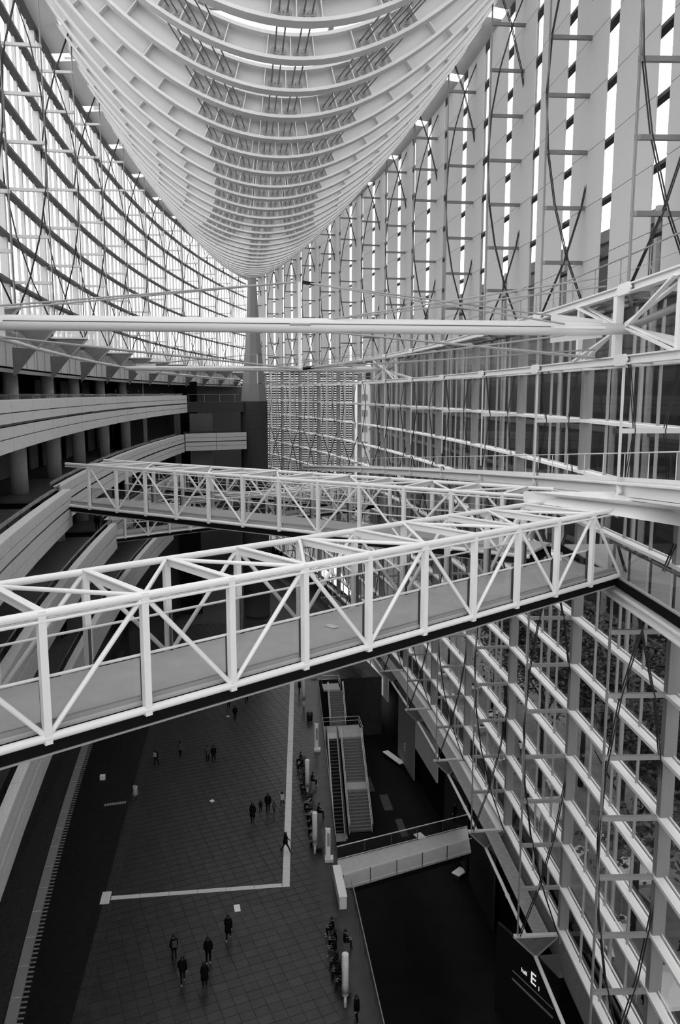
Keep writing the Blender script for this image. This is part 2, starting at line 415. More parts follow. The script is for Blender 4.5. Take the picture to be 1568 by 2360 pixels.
order = list(range(len(MS)))
for i, Y in enumerate(MS):
    oi = ordinal(i)
    cable_truss(Y, WR, 38.3, 58.2, 'mast with short struts and crossed cables before pale screens, %s from the viewer' % oi, 'masts before the pale screens', LEV[14:21])
    cable_truss(Y, WR, 5.3, 29.0, 'mast with struts and crossed cables on lower glass wall, %s from the viewer' % oi, 'masts on the lower glass wall', LEV[1:9], 'grey_steel')
    e = cable_truss(Y, WR, 30.0, 35.5, 'short mast with one row of struts under the ring beam, %s from the viewer' % oi, 'short masts under the ring beam', LEV[11:12], 'pale_steel', cable=False)
    tt, n = nrm(Y, WR)
    for a, c2 in ((2.3, 2.0), (.5, .9)):
        for d in (-.09, .09):
            m_ = MB(); m_.tube([PT(Y, WR, 35.5) + n * a + tt * d, PT(Y, WR, 33.15) + n * c2 + tt * d, PT(Y, WR, 30.0) + n * (a if a < 1 else 2.4) + tt * d], .022, 5); m_.build('cable', 'cable', e)
    if i >= 1:
        cable_truss(Y, WL, 38.3, 58.2, 'mast with crossed cables on glass above stone galleries, %s from the viewer' % ordinal(i - 1), 'masts above the stone galleries', LEV[14:21], 'rod_steel')

# ================================================================== ROOF HULL
def keel(Y): return 48.65 + 2.65 * ((Y - 61) / 60.0) ** 2 if Y < 121 else 51.3 + (Y - 121) * .12
ZE = 58.5
def hz(x, Y):
    b2 = L(Y, 14.0); zk = keel(Y); return zk + (ZE - zk) * (abs(x) / b2) ** 2
hull = thing('roof_hull', (0, 61, 48.6), 'pale boat-shaped roof truss of curved transverse ribs overhead', 'roof truss')
S = 3.45
ribY = [121 - S * k for k in range(46, -13, -1)]
FD = .55; WH = .82; FT = .15
nst = 0
for ri, Y in enumerate(ribY):
    if Y > 158: continue
    b2 = L(Y, 14.0)
    N = 40
    xs = [b2 * (2 * k / N - 1) for k in range(N + 1)]
    def frm(x):
        e = .02; dz = (hz(x + e, Y) - hz(x - e, Y)) / (2 * e); u = V((-dz, 0, 1)).normalized()
        return V((x, Y, hz(x, Y))), u, V((u.z, 0, -u.x))
    H = WH + 2 * FT
    def sweep(h0, h1, ya, yb):
        m_ = MB(); n = len(xs)
        for x in xs:
            p, u, tg = frm(x)
            for (h, y) in ((h0, ya), (h1, ya), (h1, yb), (h0, yb)): m_.v.append(tuple(p + u * h + V((0, y, 0))))
        for k in range(n - 1):
            o = k * 4
            for a in range(4):
                c2 = (a + 1) % 4; m_.f.append([o + a, o + c2, o + 4 + c2, o + 4 + a]); m_.sm.append(False)
        m_.f.append([0, 1, 2, 3][::-1]); m_.f.append([(n - 1) * 4 + a for a in range(4)]); m_.sm += [False, False]
        return m_
    rib = sweep(FT, FT + WH, 0, .06).build('rib', 'hull_paint', hull)
    sweep(0, FT, -FD, .12).build('flange', 'hull_paint', rib)
    sweep(FT + WH, H, -FD, .12).build('top_flange', 'hull_paint', rib)
    if Y < 14: continue
    s = 1.65 + .0034 * (Y - 61) ** 2
    st = [0, 1.08, s - .45, s + .5, s + 1.45, s + 2.4]
    while st[-1] + 2.3 < b2 - .6: st.append(st[-1] + 2.2)
    st = sorted(set(round(v, 3) for a in st for v in ((a, -a) if a else (0,))))
    st = [v for v in st if abs(v) < b2 - .5]
    single = (nst < 280)
    acc = MB()
    for x in st:
        p, u, tg = frm(x)
        if single:
            nst += 1
            box('stiffener', p + u * (FT + WH / 2) + V((0, -FD / 2 + .03, 0)), .04, FD - .04, WH, 'hull_paint', rib, tg, (0, 1, 0), u)
        else: acc.box(p + u * (FT + WH / 2) + V((0, -FD / 2 + .03, 0)), .04, FD - .04, WH, tg, (0, 1, 0), u)
    if acc.v: tag(acc.build('stiffener_row', 'hull_paint', rib), kind='stuff')
    # tie rods with flanged anchor discs
    ties = [.53, -.53]
    if Y < 92: ties += [sg * (s + d) for sg in (1, -1) for d in (0.02, .97, 1.92)]
    if Y > 119: ties = []
    for x in ties:
        m_ = MB(); mr = MB()
        for dx in (-.18, .18):
            p, u, tg = frm(x + dx)
            c = p + u * (FT + WH * .42)
            nn = 10
            m_.tube([c + V((0, .0, 0)), c + V((0, -.05, 0))], .19, nn); m_.tube([c + V((0, -.05, 0)), c + V((0, -.1, 0))], .12, nn)
            m_.tube([c + V((0, -.1, 0)), c + V((0, -.2, 0))], [.07, .05], 8)
            p2 = V((p.x * (1 if abs(x) < 1 else (1.65 + .0034 * (Y - S - 61) ** 2 + abs(x) - s) / abs(x)), Y - S + .06, hz(p.x, Y - S) + FT + WH * .42))
            mr.tube([c + V((0, -.2, 0)), p2], .036, 6)
        a_ = m_.build('rod_anchor', 'anchor', rib); mr.build('tie_rod', 'rod_steel', rib)
# edge beams of the hull
for sg in (1, -1):
    for a, c2 in zip(ribY, ribY[1:]):
        if c2 > 158 or a < 10: continue
        rod('edge_tube', PT(a, sg * 14.0, ZE + .3), PT(c2, sg * 14.0, ZE + .3), .16, 'hull_paint', hull)
# glazed roof deck over the hull
roof = struct('roof_glazing', (0, 61, 60.4))
for i, (a, c2) in enumerate(zip(ends, ends[1:])):
    for h in (0, 1):
        y0 = a + (c2 - a) * h / 2; y1 = a + (c2 - a) * (h + 1) / 2
        m_ = MB(); m_.prism([PT(y0, -15.6, 60.6), PT(y0, 15.2, 60.6), PT(y1, 15.2, 60.6), PT(y1, -15.6, 60.6)], (0, 0, .03)); m_.build('pane', 'pane_glass', roof)
        bar('roof_beam', PT(y0, -15.6, 60.3), PT(y0, 15.2, 60.3), .3, .45, 'grey_steel', roof)
    for f in (-9, -4.5, 4.5, 9):
        bar('purlin', PT(a, f, 60.1), PT(c2, f, 60.1), .35, .3, 'grey_steel', roof)

# ================================================================== FAR COLUMN on its drum
col = thing('tapered_column', (0, 121, 23), 'tall faceted tapering column on a dark stone drum', 'column')
m_ = MB(); m_.lathe([(2.05, 0), (1.98, .6), (1.62, 4.2), (1.28, 8.0), (1.0, 11.8), (.70, 17.4), (.62, 17.8)], (0, 121, 33.3), 8, False, .5); m_.build('shaft', 'column_paint', col)
m_ = MB(); m_.lathe([(.5, 0), (.5, .5), (1.1, .9), (1.1, 1.1)], (0, 121, 50.6), 16); m_.build('capital', 'pale_steel', col)
for k in range(16):
    z = 33.3 - 2.05 * (k + 1)
    m_ = MB(); m_.lathe([(2.02, 0), (2.02, 2.03)], (0, 121, z + .01), 36, False); m_.build('drum_course', 'dark_stone', col)
m_ = MB(); m_.lathe([(1.95, 0), (1.95, 33)], (0, 121, .2), 24); m_.build('drum_core', 'black', col)

# ================================================================== TRUSS FOOTBRIDGES
def bridge(P0, P1, n_bays, zb, label, first_up=True, lead=0.0, tail=0.0, width=2.86, H=2.43):
    P0 = V((P0[0], P0[1], 0)); P1 = V((P1[0], P1[1], 0)); d = (P1 - P0).normalized(); nb = V((-d.y, d.x, 0)); L_ = (P1 - P0).length / n_bays
    e = thing('footbridge', P0 + V((0, 0, zb)), label, 'footbridge', 'white truss footbridges')
    z0 = V((0, 0, zb)); z1 = V((0, 0, zb + H))
    for o in (0, width):
        a = P0 + nb * o - d * lead; c = P1 + nb * o + d * tail
        rod('bottom_chord', a + z0, c + z0, .085, 'white_steel', e); rod('top_chord', a + z1, c + z1, .085, 'white_steel', e)
        sg = 1 if o == 0 else -1
        for k in range(n_bays + 1):
            p = P0 + d * L_ * k + nb * o
            box('post', p + V((0, 0, zb + H / 2 - .03)), .15, .15, H + .18, 'white_steel', e, d, nb)
            box('rail_post', p + nb * sg * .16 + d * -.02 + V((0, 0, zb + .65)), .05, .06, 1.0, 'dark_steel', e, d, nb)
            if k < n_bays:
                q = p + d * L_
                up = (k % 2 == 0) == first_up
                rod('diagonal', p + (z0 if up else z1), q + (z1 if up else z0), .055, 'white_steel', e)
                g0 = p + nb * sg * .17; g1 = q + nb * sg * .17
                bar('glass_panel', g0 + d * .06 + V((0, 0, zb + .68)), g1 - d * .06 + V((0, 0, zb + .68)), .02, .85, 'rail_glass', e)
                rod('handrail', g0 + V((0, 0, zb + 1.14)), g1 + V((0, 0, zb + 1.14)), .032, 'pale_steel', e, 'rod6')
                rod('wire', g0 + V((0, 0, zb + 1.55 if o else zb + H - .16)), g1 + V((0, 0, zb + 1.55 if o else zb + H - .16)), .012, 'pale_steel', e, 'rod6')
        rod('end_diagonal', P1 + nb * o + (z1 if (n_bays % 2 == 1) == first_up else z0), c + (z0 if (n_bays % 2 == 1) == first_up else z1), .055, 'white_steel', e)
        if o == 0: rod('conduit', a + z1 + V((0, 0, -.14)) - nb * .05, c + z1 + V((0, 0, -.14)) - nb * .05, .035, 'white_steel', e, 'rod6')
    for k in range(n_bays + 1):
        p = P0 + d * L_ * k
        m_ = MB(); m_.bar(p + z1 + V((0, 0, .06)), p + nb * width + z1 + V((0, 0, .06)), .17, .03); m_.bar(p + z1 + V((0, 0, -.05)), p + nb * width + z1 + V((0, 0, -.05)), .03, .2); m_.build('cross_beam', 'white_steel', e)
        if k < n_bays:
            q = p + d * L_
            if (k % 2 == 0) == first_up: rod('roof_diagonal', p + nb * width + z1, q + z1, .05, 'white_steel', e)
            else: rod('roof_diagonal', p + z1, q + nb * width + z1, .05, 'white_steel', e)
    a = P0 - d * lead; c = P1 + d * tail; mid = nb * (width / 2)
    bar('deck', a + mid + V((0, 0, zb + .1)), c + mid + V((0, 0, zb + .1)), width - .3, .1, 'deck', e)
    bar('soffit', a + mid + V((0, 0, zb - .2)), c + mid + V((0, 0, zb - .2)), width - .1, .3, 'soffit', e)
    bar('kerb', a + nb * .2 + V((0, 0, zb + .2)), c + nb * .2 + V((0, 0, zb + .2)), .04, .12, 'grey_steel', e)
    bar('drip_edge', a + nb * .05 + V((0, 0, zb - .36)), c + nb * .05 + V((0, 0, zb - .36)), .06, .04, 'grey_steel', e)
    return e
nd = V((1.744, 1.165))
bridge((-6.38 - 1.744 * 4, 14.98 - 1.165 * 4), (-6.38 + 1.744 * 9, 14.98 + 1.165 * 9), 13, 28.0, 'nearest white truss footbridge crossing the whole picture diagonally', True, 1.5, 1.95)
bridge((-11.11, 46.65), (-11.11 + 1.733 * 11, 46.65 - 1.435 * 11), 11, 28.0, 'second white truss footbridge starting at the cut end of the stone parapet', False, 1.9, 1.2)
bridge((-12.2, 68.3), (-12.2 + 1.75 * 12, 68.3 + 1.12 * 12), 12, 22.4, 'lower white truss footbridge passing beneath the second footbridge', False, .8, 1.0)
bridge((-12.6, 103.2), (-12.6 + 1.733 * 13, 103.2 - 1.47 * 13), 13, 22.4, 'farthest lower white truss footbridge seen through the second footbridge', False, 1.0, 1.0)
box('notice', (-.2, 21.0, 28.17), .22, .38, .02, 'line_white', None, (.83, .55, 0), (-.55, .83, 0)); tag(bpy.data.objects['notice'], 'small white notice lying on the nearest footbridge deck', 'notice')

# ================================================================== COMPRESSION STRUTS between the walls
def big_strut(Y, xl, xr, z, label, r=.25):
    e = thing('compression_strut', (0, Y, z), label, 'strut', 'tubes spanning the hall')
    m_ = MB(); m_.tube([(xl, Y, z), (xl + 1.2, Y, z), (xl + 3, Y, z), (-.5, Y, z), (xr - 3.2, Y, z), (xr - 1.6, Y, z), (xr, Y, z)], [r * .7, r * .85, r, r, r, r * .95, r * .7], 16); m_.build('tube', 'pale_steel', e)
    for sx in (-1, 1):
        x0 = (xl + 1.0) if sx < 0 else (xr - 2.9)
        for dz in (-1, 1):
            m_ = MB(); m_.prism([(x0, Y - .02, z + dz * r * .6), (x0 + 1.9, Y - .02, z + dz * r * .6), (x0 + 1.9, Y - .02, z + dz * (r + (.05 if sx > 0 else .25))), (x0, Y - .02, z + dz * (r + (.25 if sx > 0 else .2)))], (0, .04, 0)); m_.build('gusset_plate', 'pale_steel', e)
        bar('slot_cover', (x0, Y - r - .01, z + .03), (x0 + 1.9, Y - r - .01, z + .03), .03, .1, 'white_steel', e)
    kx = -.52
    box('king_post', (kx, Y, z + .0), .09, .09, 2.85, 'pale_steel', e)
    rod('clamp', (kx - .35, Y - r, z + .02), (kx + .35, Y - r, z + .02), .035, 'grey_steel', e)
    bar('seam_rail', (xl + 1, Y - r - .005, z + .04), (xr - 3, Y - r - .005, z + .04), .015, .025, 'dark_steel', e)
    for tz in (1.42, -1.42):
        for d in (-.35, .35):
            rod('stay', (kx - .1, Y, z + tz), (xl + .9, Y + d * 1.5, z + (.28 if tz > 0 else -.28)), .032, 'grey_steel', e)
            rod('stay', (kx + .1, Y, z + tz), (xr - 1.0 if d > 0 else xr - 2.6, Y + d * 1.4, z + (1.15 if d > 0 else .45) * (1 if tz > 0 else -1) * (.6 if tz < 0 else .25)), .032, 'grey_steel', e)
            rod('turnbuckle', (kx + .1, Y, z + tz), (kx + .5, Y + .02, z + tz * .96), .06, 'dark_steel', e)
    # long stays crossing from the ring beam to the tube middle
    for zz in (1.5, -1.05):
        for yy in (.3, -1.6):
            rod('stay', (xr - .8 if yy > 0 else xr - 2.0, Y + yy, z + zz), (kx + .4, Y, z + (.12 if zz > 0 else -.15)), .03, 'grey_steel', e)
    return e
big_strut(27.35, -12.9, 11.2, 36.74, 'nearest silver tube spanning the hall with king post and stay rods')
big_strut(79.9, -13.2, 11.9, 36.85, 'farther thin tube spanning the hall in front of the tapered column', .24)

# ================================================================== RING BEAM along the right wall, its catwalk and the ramp below
ring = thing('ring_truss', (12.5, 61, 35.6), 'white ring beam with catwalk railing running along the right glass wall', 'ring beam')
def MP(Y, z, off=2.5):
    t, n = nrm(Y, WR); return PT(Y, WR, z) + n * off
RP = [MS[0] - 10.55] + MS
for i, (a, c2) in enumerate(zip(RP, RP[1:])):
    for z in (35.66, 38.12):
        m_ = MB()
        m_.bar(MP(a, z + .13), MP(c2, z + .13), .3, .05); m_.bar(MP(a, z - .13), MP(c2, z - .13), .3, .05); m_.bar(MP(a, z), MP(c2, z), .05, .24)
        m_.build('chord', 'white_steel', ring)
        m_ = MB(); p = MP(c2, z); t, n = nrm(c2, WR)
        m_.prism([p - t * .45 + V((0, 0, .2)) + n * .12, p + t * .45 + V((0, 0, .2)) + n * .12, p + t * .7 + n * .12, p + t * .45 - V((0, 0, .2)) - n * -.12, p - t * .45 - V((0, 0, .2)) + n * .12, p - t * .7 + n * .12], n * .05); m_.build('node_plate', 'white_steel', ring)
        bar('cross_tie', MP(c2, z), MP(c2, z, .2), .14, .14, 'pale_steel', ring)
        for k in (1, 2, 3): bar('cross_tie', MP(a + (c2 - a) * k / 4, z, 2.4), MP(a + (c2 - a) * k / 4, z, .2), .08, .08, 'grey_steel', ring)
        bar('lattice_bar', MP(a, z), MP((a + c2) / 2, z, .2), .1, .1, 'grey_steel', ring); bar('lattice_bar', MP(c2, z), MP((a + c2) / 2, z, .2), .1, .1, 'grey_steel', ring)
    bar('grating', MP(a, 38.3, 1.5), MP(c2, 38.3, 1.5), 1.2, .05, 'grey_steel', ring)
    for o in (2.3,):
        rod('handrail', MP(a, 39.35, o), MP(c2, 39.35, o), .028, 'grey_steel', ring, 'rod6'); rod('rail_wire', MP(a, 38.8, o), MP(c2, 38.8, o), .01, 'grey_steel', ring, 'rod6')
        for k in range(4): 
            y = a + (c2 - a) * (k + .5) / 4; rod('rail_post', MP(y, 38.2, o), MP(y, 39.35, o), .022, 'grey_steel', ring, 'rod6'); rod('rail_brace', MP(y - .5, 38.25, o), MP(y, 38.75, o), .018, 'grey_steel', ring, 'rod6')
for Y in (27.35, 79.9):     # bracing where the tubes arrive
    box('king_stud', MP(Y + .5, 36.9, 2.5), .28, .28, 2.3, 'white_steel', ring)
    for dy in (4.6, -4.6):
        for z in (35.8, 38.0):
            for o in (-.22, .22):
                bar('brace', MP(Y + (.3 if dy > 0 else -.3), 36.85 + o * .3), MP(Y + dy, z) + V((o, 0, 0)), .16, .07, 'white_steel', ring)
    for dy in (4.6, -4.6): box('stud', MP(Y + dy, 36.9, 2.5), .2, .2, 2.3, 'white_steel', ring)
    rod('back_brace', MP(Y, 36.75, 2.4), MP(Y - 3.4, 38.0, .3), .13, 'grey_steel', ring)
    rod('back_brace', MP(Y, 36.75, 2.4), MP(Y - 3.4, 35.8, .3), .13, 'white_steel', ring)
ramp = thing('ramp', (12, 50, 27.5), 'white sloping ramp with thin railing hugging the right glass wall', 'ramp')
def rz(Y): return 31.05 - .083 * (Y - 27.05)
for a, c2 in zip(RP, RP[1:]):
    if c2 > 125: continue
    m_ = MB()
    for dz, w, h in ((.2, .5, .06), (-.3, .5, .06), (0, .08, .5)): m_.bar(MP(a, rz(a) + dz), MP(c2, rz(c2) + dz), w, h)
    m_.build('edge_beam', 'white_steel', ramp)
    bar('deck', MP(a, rz(a) + .24, 1.4), MP(c2, rz(c2) + .24, 1.4), 2.0, .08, 'pale_steel', ramp)
    bar('deck_edge', MP(a, rz(a) + .34, 2.3), MP(c2, rz(c2) + .34, 2.3), .05, .16, 'white_steel', ramp)
    rod('handrail', MP(a, rz(a) + 1.3, 2.3), MP(c2, rz(c2) + 1.3, 2.3), .026, 'pale_steel', ramp, 'rod6')
    for k in range(5):
        y = a + (c2 - a) * k / 5; rod('rail_post', MP(y, rz(y) + .3, 2.3), MP(y, rz(y) + 1.3, 2.3), .02, 'pale_steel', ramp, 'rod6')
    m_ = MB(); p = MP(c2, rz(c2)); t, n = nrm(c2, WR); m_.prism([p - t * .5 + V((0, 0, .22)) + n * .2, p - t * .5 - V((0, 0, .22)) + n * .2, p - t * .9 + n * .2, ], n * .04); m_.build('node_plate', 'white_steel', ramp)
    bar('lattice_bar', MP(a, rz(a) - .1), MP((a + c2) / 2, rz((a + c2) / 2) - .1, .2), .14, .14, 'pale_steel', ramp); bar('lattice_bar', MP(c2, rz(c2) - .1), MP((a + c2) / 2, rz((a + c2) / 2) - .1, .2), .14, .14, 'pale_steel', ramp)
# deep white girder carrying the bridge heads
m_ = MB(); m_.prism([(8.2, 29.2, 30.4), (11.1, 27.1, 30.25), (12.2, 22, 30.25), (12.2, 22, 30.95), (11.1, 27.1, 30.95), (8.2, 29.2, 30.75)], (.1, .1, 0)); m_.build('end_girder', 'white_steel', ramp)
# landing where the bridges meet the wall
land = thing('landing', (12, 22, 27.4), 'glass-railed landing at the wall end of the nearest footbridge', 'landing')
for a, c2 in ((8, 16.5), (16.5, 22), (22, 27.4), (27.4, 32.5)):
    m_ = MB(); m_.prism([MP(a, 27.75, 2.6), MP(c2, 27.75, 2.6), MP(c2, 27.75, .2), MP(a, 27.75, .2)][::-1], (0, 0, .2)); m_.build('slab', 'deck', land)
    m_ = MB()
    for dz in (.14, -.14): m_.bar(MP(a, 27.3 + dz, 2.65), MP(c2, 27.3 + dz, 2.65), .34, .06)
    m_.bar(MP(a, 27.3, 2.65), MP(c2, 27.3, 2.65), .05, .26); m_.build('edge_beam', 'white_steel', land)
    bar('fascia', MP(a, 27.78, 2.72), MP(c2, 27.78, 2.72), .06, .3, 'soffit', land)
    if c2 < 28:
        for k in range(3):
            y0 = a + (c2 - a) * k / 3; y1 = a + (c2 - a) * (k + 1) / 3
            bar('glass_panel', MP(y0 + .05, 28.6, 2.6), MP(y1 - .05, 28.6, 2.6), .02, 1.2, 'rail_glass', land); box('rail_post', MP(y0, 28.5, 2.5), .06, .06, 1.15, 'dark_steel', land)
        rod('handrail', MP(a, 29.0, 2.45), MP(c2, 29.0, 2.45), .035, 'dark_steel', land)

# ================================================================== GUTTER WALKWAY at the foot of the right glass wall; same brackets on the left
def gutter(side, W, zt, ys, label, name, tube_m):
    e = thing(name, PT(61, W, zt), label, 'walkway')
    for i, Y in enumerate(ys):
        t, n = nrm(Y, W)
        a = PT(Y, W, zt) + n * .15; c2 = PT(Y, W, zt) + n * 2.7; tip = PT(Y, W, zt - 1.25) + n * 1.45
        m_ = MB(); m_.prism([a, c2, tip], t * .07); br = m_.build('bracket', 'bracket', e)
        for p, q in ((c2, tip), (tip, a)): bar('bracket_rim', p + t * .03, q + t * .03, .12, .1, 'grey_steel', br)
        bar('bracket_head', a + V((0, 0, .05)), c2 + V((0, 0, .05)), .22, .12, 'pale_steel', br)
        if side < 0:
            m_ = MB(); m_.prism([tip, PT(Y, W, zt - 1.2) + n * .1, PT(Y, W, zt - 2.9) + n * .1], t * .12); m_.build('fin', 'bracket', br)
        else:
            m_ = MB(); m_.prism([tip + n * -.2, PT(Y, W, zt - 1.2) + n * -.6, PT(Y, W, zt - 2.6) + n * -.5, PT(Y, W, zt - 2.6) + n * .1], t * .12); m_.build('fin', 'bracket', br)
        if i + 1 < len(ys):
            Y2 = ys[i + 1]; t2, n2 = nrm(Y2, W)
            tip2 = PT(Y2, W, zt - 1.25) + n2 * 1.45
            rod('tie_tube', tip, tip2, .11, tube_m, e); rod('sleeve', tip + (tip2 - tip) * .5, tip + (tip2 - tip) * .52, .14, tube_m, e)
            if side > 0:
                if i > 0: bar('plank', PT(Y, W, zt + .02) + n * 1.15, PT(Y2, W, zt + .02) + n2 * 1.15, .85, .06, 'gutter', e)
                if i in (2, 3, 4): bar('pale_sill', PT(Y, W, zt - .1) + n * .45, PT(Y2, W, zt - .1) + n2 * .45, .6, .08, 'stone_top', e)
                bar('inner_wall', PT(Y, W, zt - 1.0) + n * .05, PT(Y2, W, zt - 1.0) + n2 * .05, .1, 2.0, 'gutter', e)
    return e
gutter(1, WR, 5.3, MS[1:10], 'narrow bracketed walkway with pale tube at the foot of the glass wall', 'gutter_walkway', 'sill_white')
gutter(-1, WL, 38.25, MS[1:], 'row of dark triangular brackets joined by a silver tube above the top gallery', 'bracket_row', 'pale_steel')

# ================================================================== STONE GALLERIES on the left
def parapet(e, pts, ztop, zlow, cap=.45, rail=True):
    """panelled parapet along a list of plan points"""
    h = ztop - zlow
    rows = [(0, .255), (.275, .49), (.56, .755), (.775, 1.0)]
    for p, q in zip(pts, pts[1:]):
        p = V((p[0], p[1], 0)); q = V((q[0], q[1], 0)); d = (q - p).normalized(); n = V((d.y, -d.x, 0))
        for a, c2 in rows:
            z = zlow + h * (a + c2) / 2
            bar('stone_panel', p + d * .035 + V((0, 0, z)), q - d * .035 + V((0, 0, z)), .12, h * (c2 - a), 'stone', e)
        bar('core', p - n * .2 + V((0, 0, zlow + h / 2)), q - n * .2 + V((0, 0, zlow + h / 2)), .3, h - .04, 'black', e)
        bar('coping', p - n * .17 + d * .01 + V((0, 0, ztop + .02)), q - n * .17 - d * .01 + V((0, 0, ztop + .02)), cap, .05, 'stone_top', e)
        if rail:
            bar('glass_panel', p - n * .55 + d * .03 + V((0, 0, ztop - .05)), q - n * .55 - d * .03 + V((0, 0, ztop - .05)), .02, .8, 'rail_glass', e)
            rod('handrail', p - n * .62 + V((0, 0, ztop + .25)), q - n * .62 + V((0, 0, ztop + .25)), .035, 'dark_steel', e, 'rod6')
            for f in (0, .5): rod('rail_post', p + d * (q - p).length * f - n * .6 + V((0, 0, ztop - .6)), p + d * (q - p).length * f - n * .6 + V((0, 0, ztop + .25)), .025, 'dark_steel', e, 'rod6')
def arc(W, y0, y1, step=5.28):
    n = max(1, round((y1 - y0) / step)); return [(L(y0 + (y1 - y0) * k / n, W), y0 + (y1 - y0) * k / n) for k in range(n + 1)]
def slab(e, pts, z, th, xb=-25.0, m_='gallery_floor', name='floor_slab'):
    b2 = MB()
    for p, q in zip(pts, pts[1:]): b2.prism([(xb, p[1], z - th), (p[0] - .05, p[1], z - th), (q[0] - .05, q[1], z - th), (xb, q[1], z - th)], (0, 0, th))
    return b2.build(name, m_, e)
def gallery(label, z, spans, pillars=True, r=.58, zc=None, rail=True, xp=-17.4):
    e = thing('gallery', (-15, 60, z), label, 'gallery', 'stone galleries')
    for pts, ztop, zlow in spans:
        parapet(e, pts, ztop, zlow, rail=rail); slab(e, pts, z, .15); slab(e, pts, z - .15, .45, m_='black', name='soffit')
    if pillars:
        for k in range(9):
            y = 35.0 + 10.6 * k
            m_ = MB(); m_.lathe([(r, 0), (r, zc - z)], (xp + (0 if y < 80 else (y - 80) * .08), y, z), 20); m_.build('pillar', 'stone', e)
    return e
g_top = gallery('top stone gallery with long panelled parapet and low glass rail', 33.1, [(arc(-14.0, -22, 118), 34.12, 31.72)], zc=36.0, r=.5, xp=-17.6)
g_a = gallery('second gallery down, its parapet cut open where the second footbridge starts', 27.75, [(arc(-12.7, -20, 48.4), 28.85, 26.72), (arc(-14.0, 52, 115.5), 28.6, 26.2)], zc=32.4)
parapet(g_a, [(-9.95, 115.6), (-5.6, 117.2), (-1.2, 118.9)], 28.7, 26.3, rail=True)
b2 = MB(); b2.prism([(-24, 115.5, 27.4), (-9.95, 115.6, 27.4), (-1.2, 118.9, 27.4), (-1.2, 123, 27.4), (-24, 123, 27.4)], (0, 0, .3)); b2.build('floor_slab', 'gallery_floor', g_a)
g_b = gallery('third gallery down, its parapet ending beside the lower footbridge', 22.5, [(arc(-13.0, -20, 68.3), 23.58, 21.5), (arc(-14.2, 71.5, 112), 23.4, 21.2)], zc=27.1)
g_c = gallery('lowest stone gallery sweeping down past the nearest footbridge', 17.1, [(arc(-13.0, -20, 102), 18.18, 16.05)], zc=21.9)
# link from the top gallery to the drum
b2 = MB(); b2.prism([(-9.6, 118.0, 31.75), (-1.5, 119.3, 31.75), (-1.5, 122, 31.75), (-22, 122, 31.75), (-22, 118, 31.75)], (0, 0, 1.45)); b2.build('link_slab', 'dark_stone', g_top)
for k in range(4):
    x = -9.4 + 2.2 * k; rod('rail_post', (x, 118.2 + k * .33, 33.2), (x, 118.2 + k * .33, 34.3), .03, 'grey_steel', g_top, 'rod6')
rod('handrail', (-9.6, 118.2, 34.3), (-2.2, 119.4, 34.3), .03, 'grey_steel', g_top, 'rod6')
# wall behind the galleries
wb = struct('wall_left_back', (-22, 60, 0))
b2 = MB()
for y in range(-36, 124, 8): b2.box((-25.2, y + 4, 19.2), .5, 8, 38.4)
for y in range(100, 162, 4):
    p, q = PT(y, -19.0), PT(min(y + 4, 163.5), -19.0); b2.prism([p + V((0, 0, -1)), q + V((0, 0, -1)), q + V((0, 0, 36.2)), p + V((0, 0, 36.2))], (-.4, 0, 0))
b2.build('dark_wall', 'gallery_wall', wb)
b2 = MB(); b2.box((-17, 124.2, 17.6), 17, .4, 37.2); b2.build('dark_wall', 'black', wb)
for z in (27.9, 22.7):
    for x, w in ((-15.5, 2.6), (-12.2, 2.2), (-8.0, 3.4)): box('wall_panel', (x, 123.6, z + 1.8), w, .3, 3.4, 'gallery_panel', wb)
b2 = MB(); b2.box((-19.6, 55, 8.3), .4, 134, 16.6); b2.build('timber_wall', 'timber', wb)
for (z, h, y0, y1, st) in ((27.8, 3.6, 50, 118, 5.3), (22.6, 3.8, 40, 110, 5.3), (33.2, 2.5, 76, 97, 5.3)):
    y = y0
    while y < y1:
        w = random.choice((2.6, 3.4, 3.9)); box('wall_panel', (-21.0 + max(0, (y - 70) * .05), y + w / 2, z + h / 2), .15, w, h, 'gallery_panel', wb); y += w + random.choice((.9, 1.4, 1.7))
# top band: ceiling of the top gallery and the panelled wall under the brackets
ceil = struct('ceiling', (-18, 60, 36))
pts = arc(-16.0, -20, 158, 5.275)
for k, (p, q) in enumerate(zip(pts, pts[1:])):
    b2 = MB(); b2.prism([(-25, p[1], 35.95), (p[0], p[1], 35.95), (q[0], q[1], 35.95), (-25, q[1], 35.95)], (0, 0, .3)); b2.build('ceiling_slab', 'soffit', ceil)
    bar('edge_rail', V((p[0] + .3, p[1], 35.75)), V((q[0] + .3, q[1], 35.75)), .12, .22, 'grey_steel', ceil)
    P = V((p[0] + .1, p[1], 37.1)); Q = V((q[0] + .1, q[1], 37.1)); D = Q - P
    for a, c2, m_ in ((.03, .38, 'stone'), (.42, .52, 'stone'), (.60, .97, 'stone')): bar('wall_panel', P + D * a, P + D * c2, .12, 2.2, m_, ceil)
    bar('backing', P + V((-.2, 0, 0)), Q + V((-.2, 0, 0)), .1, 2.4, 'black', ceil)
for z in (32.2, 26.9, 21.7):
    for k in range(13):
        y = 34 + 6.6 * k
        box('downlight', (L(y, -14.6) - 1.2, y, {32.2: 32.47, 26.9: 27.13, 21.7: 21.88}[z]), .22, .35, .05, 'lamp_glow', ceil)

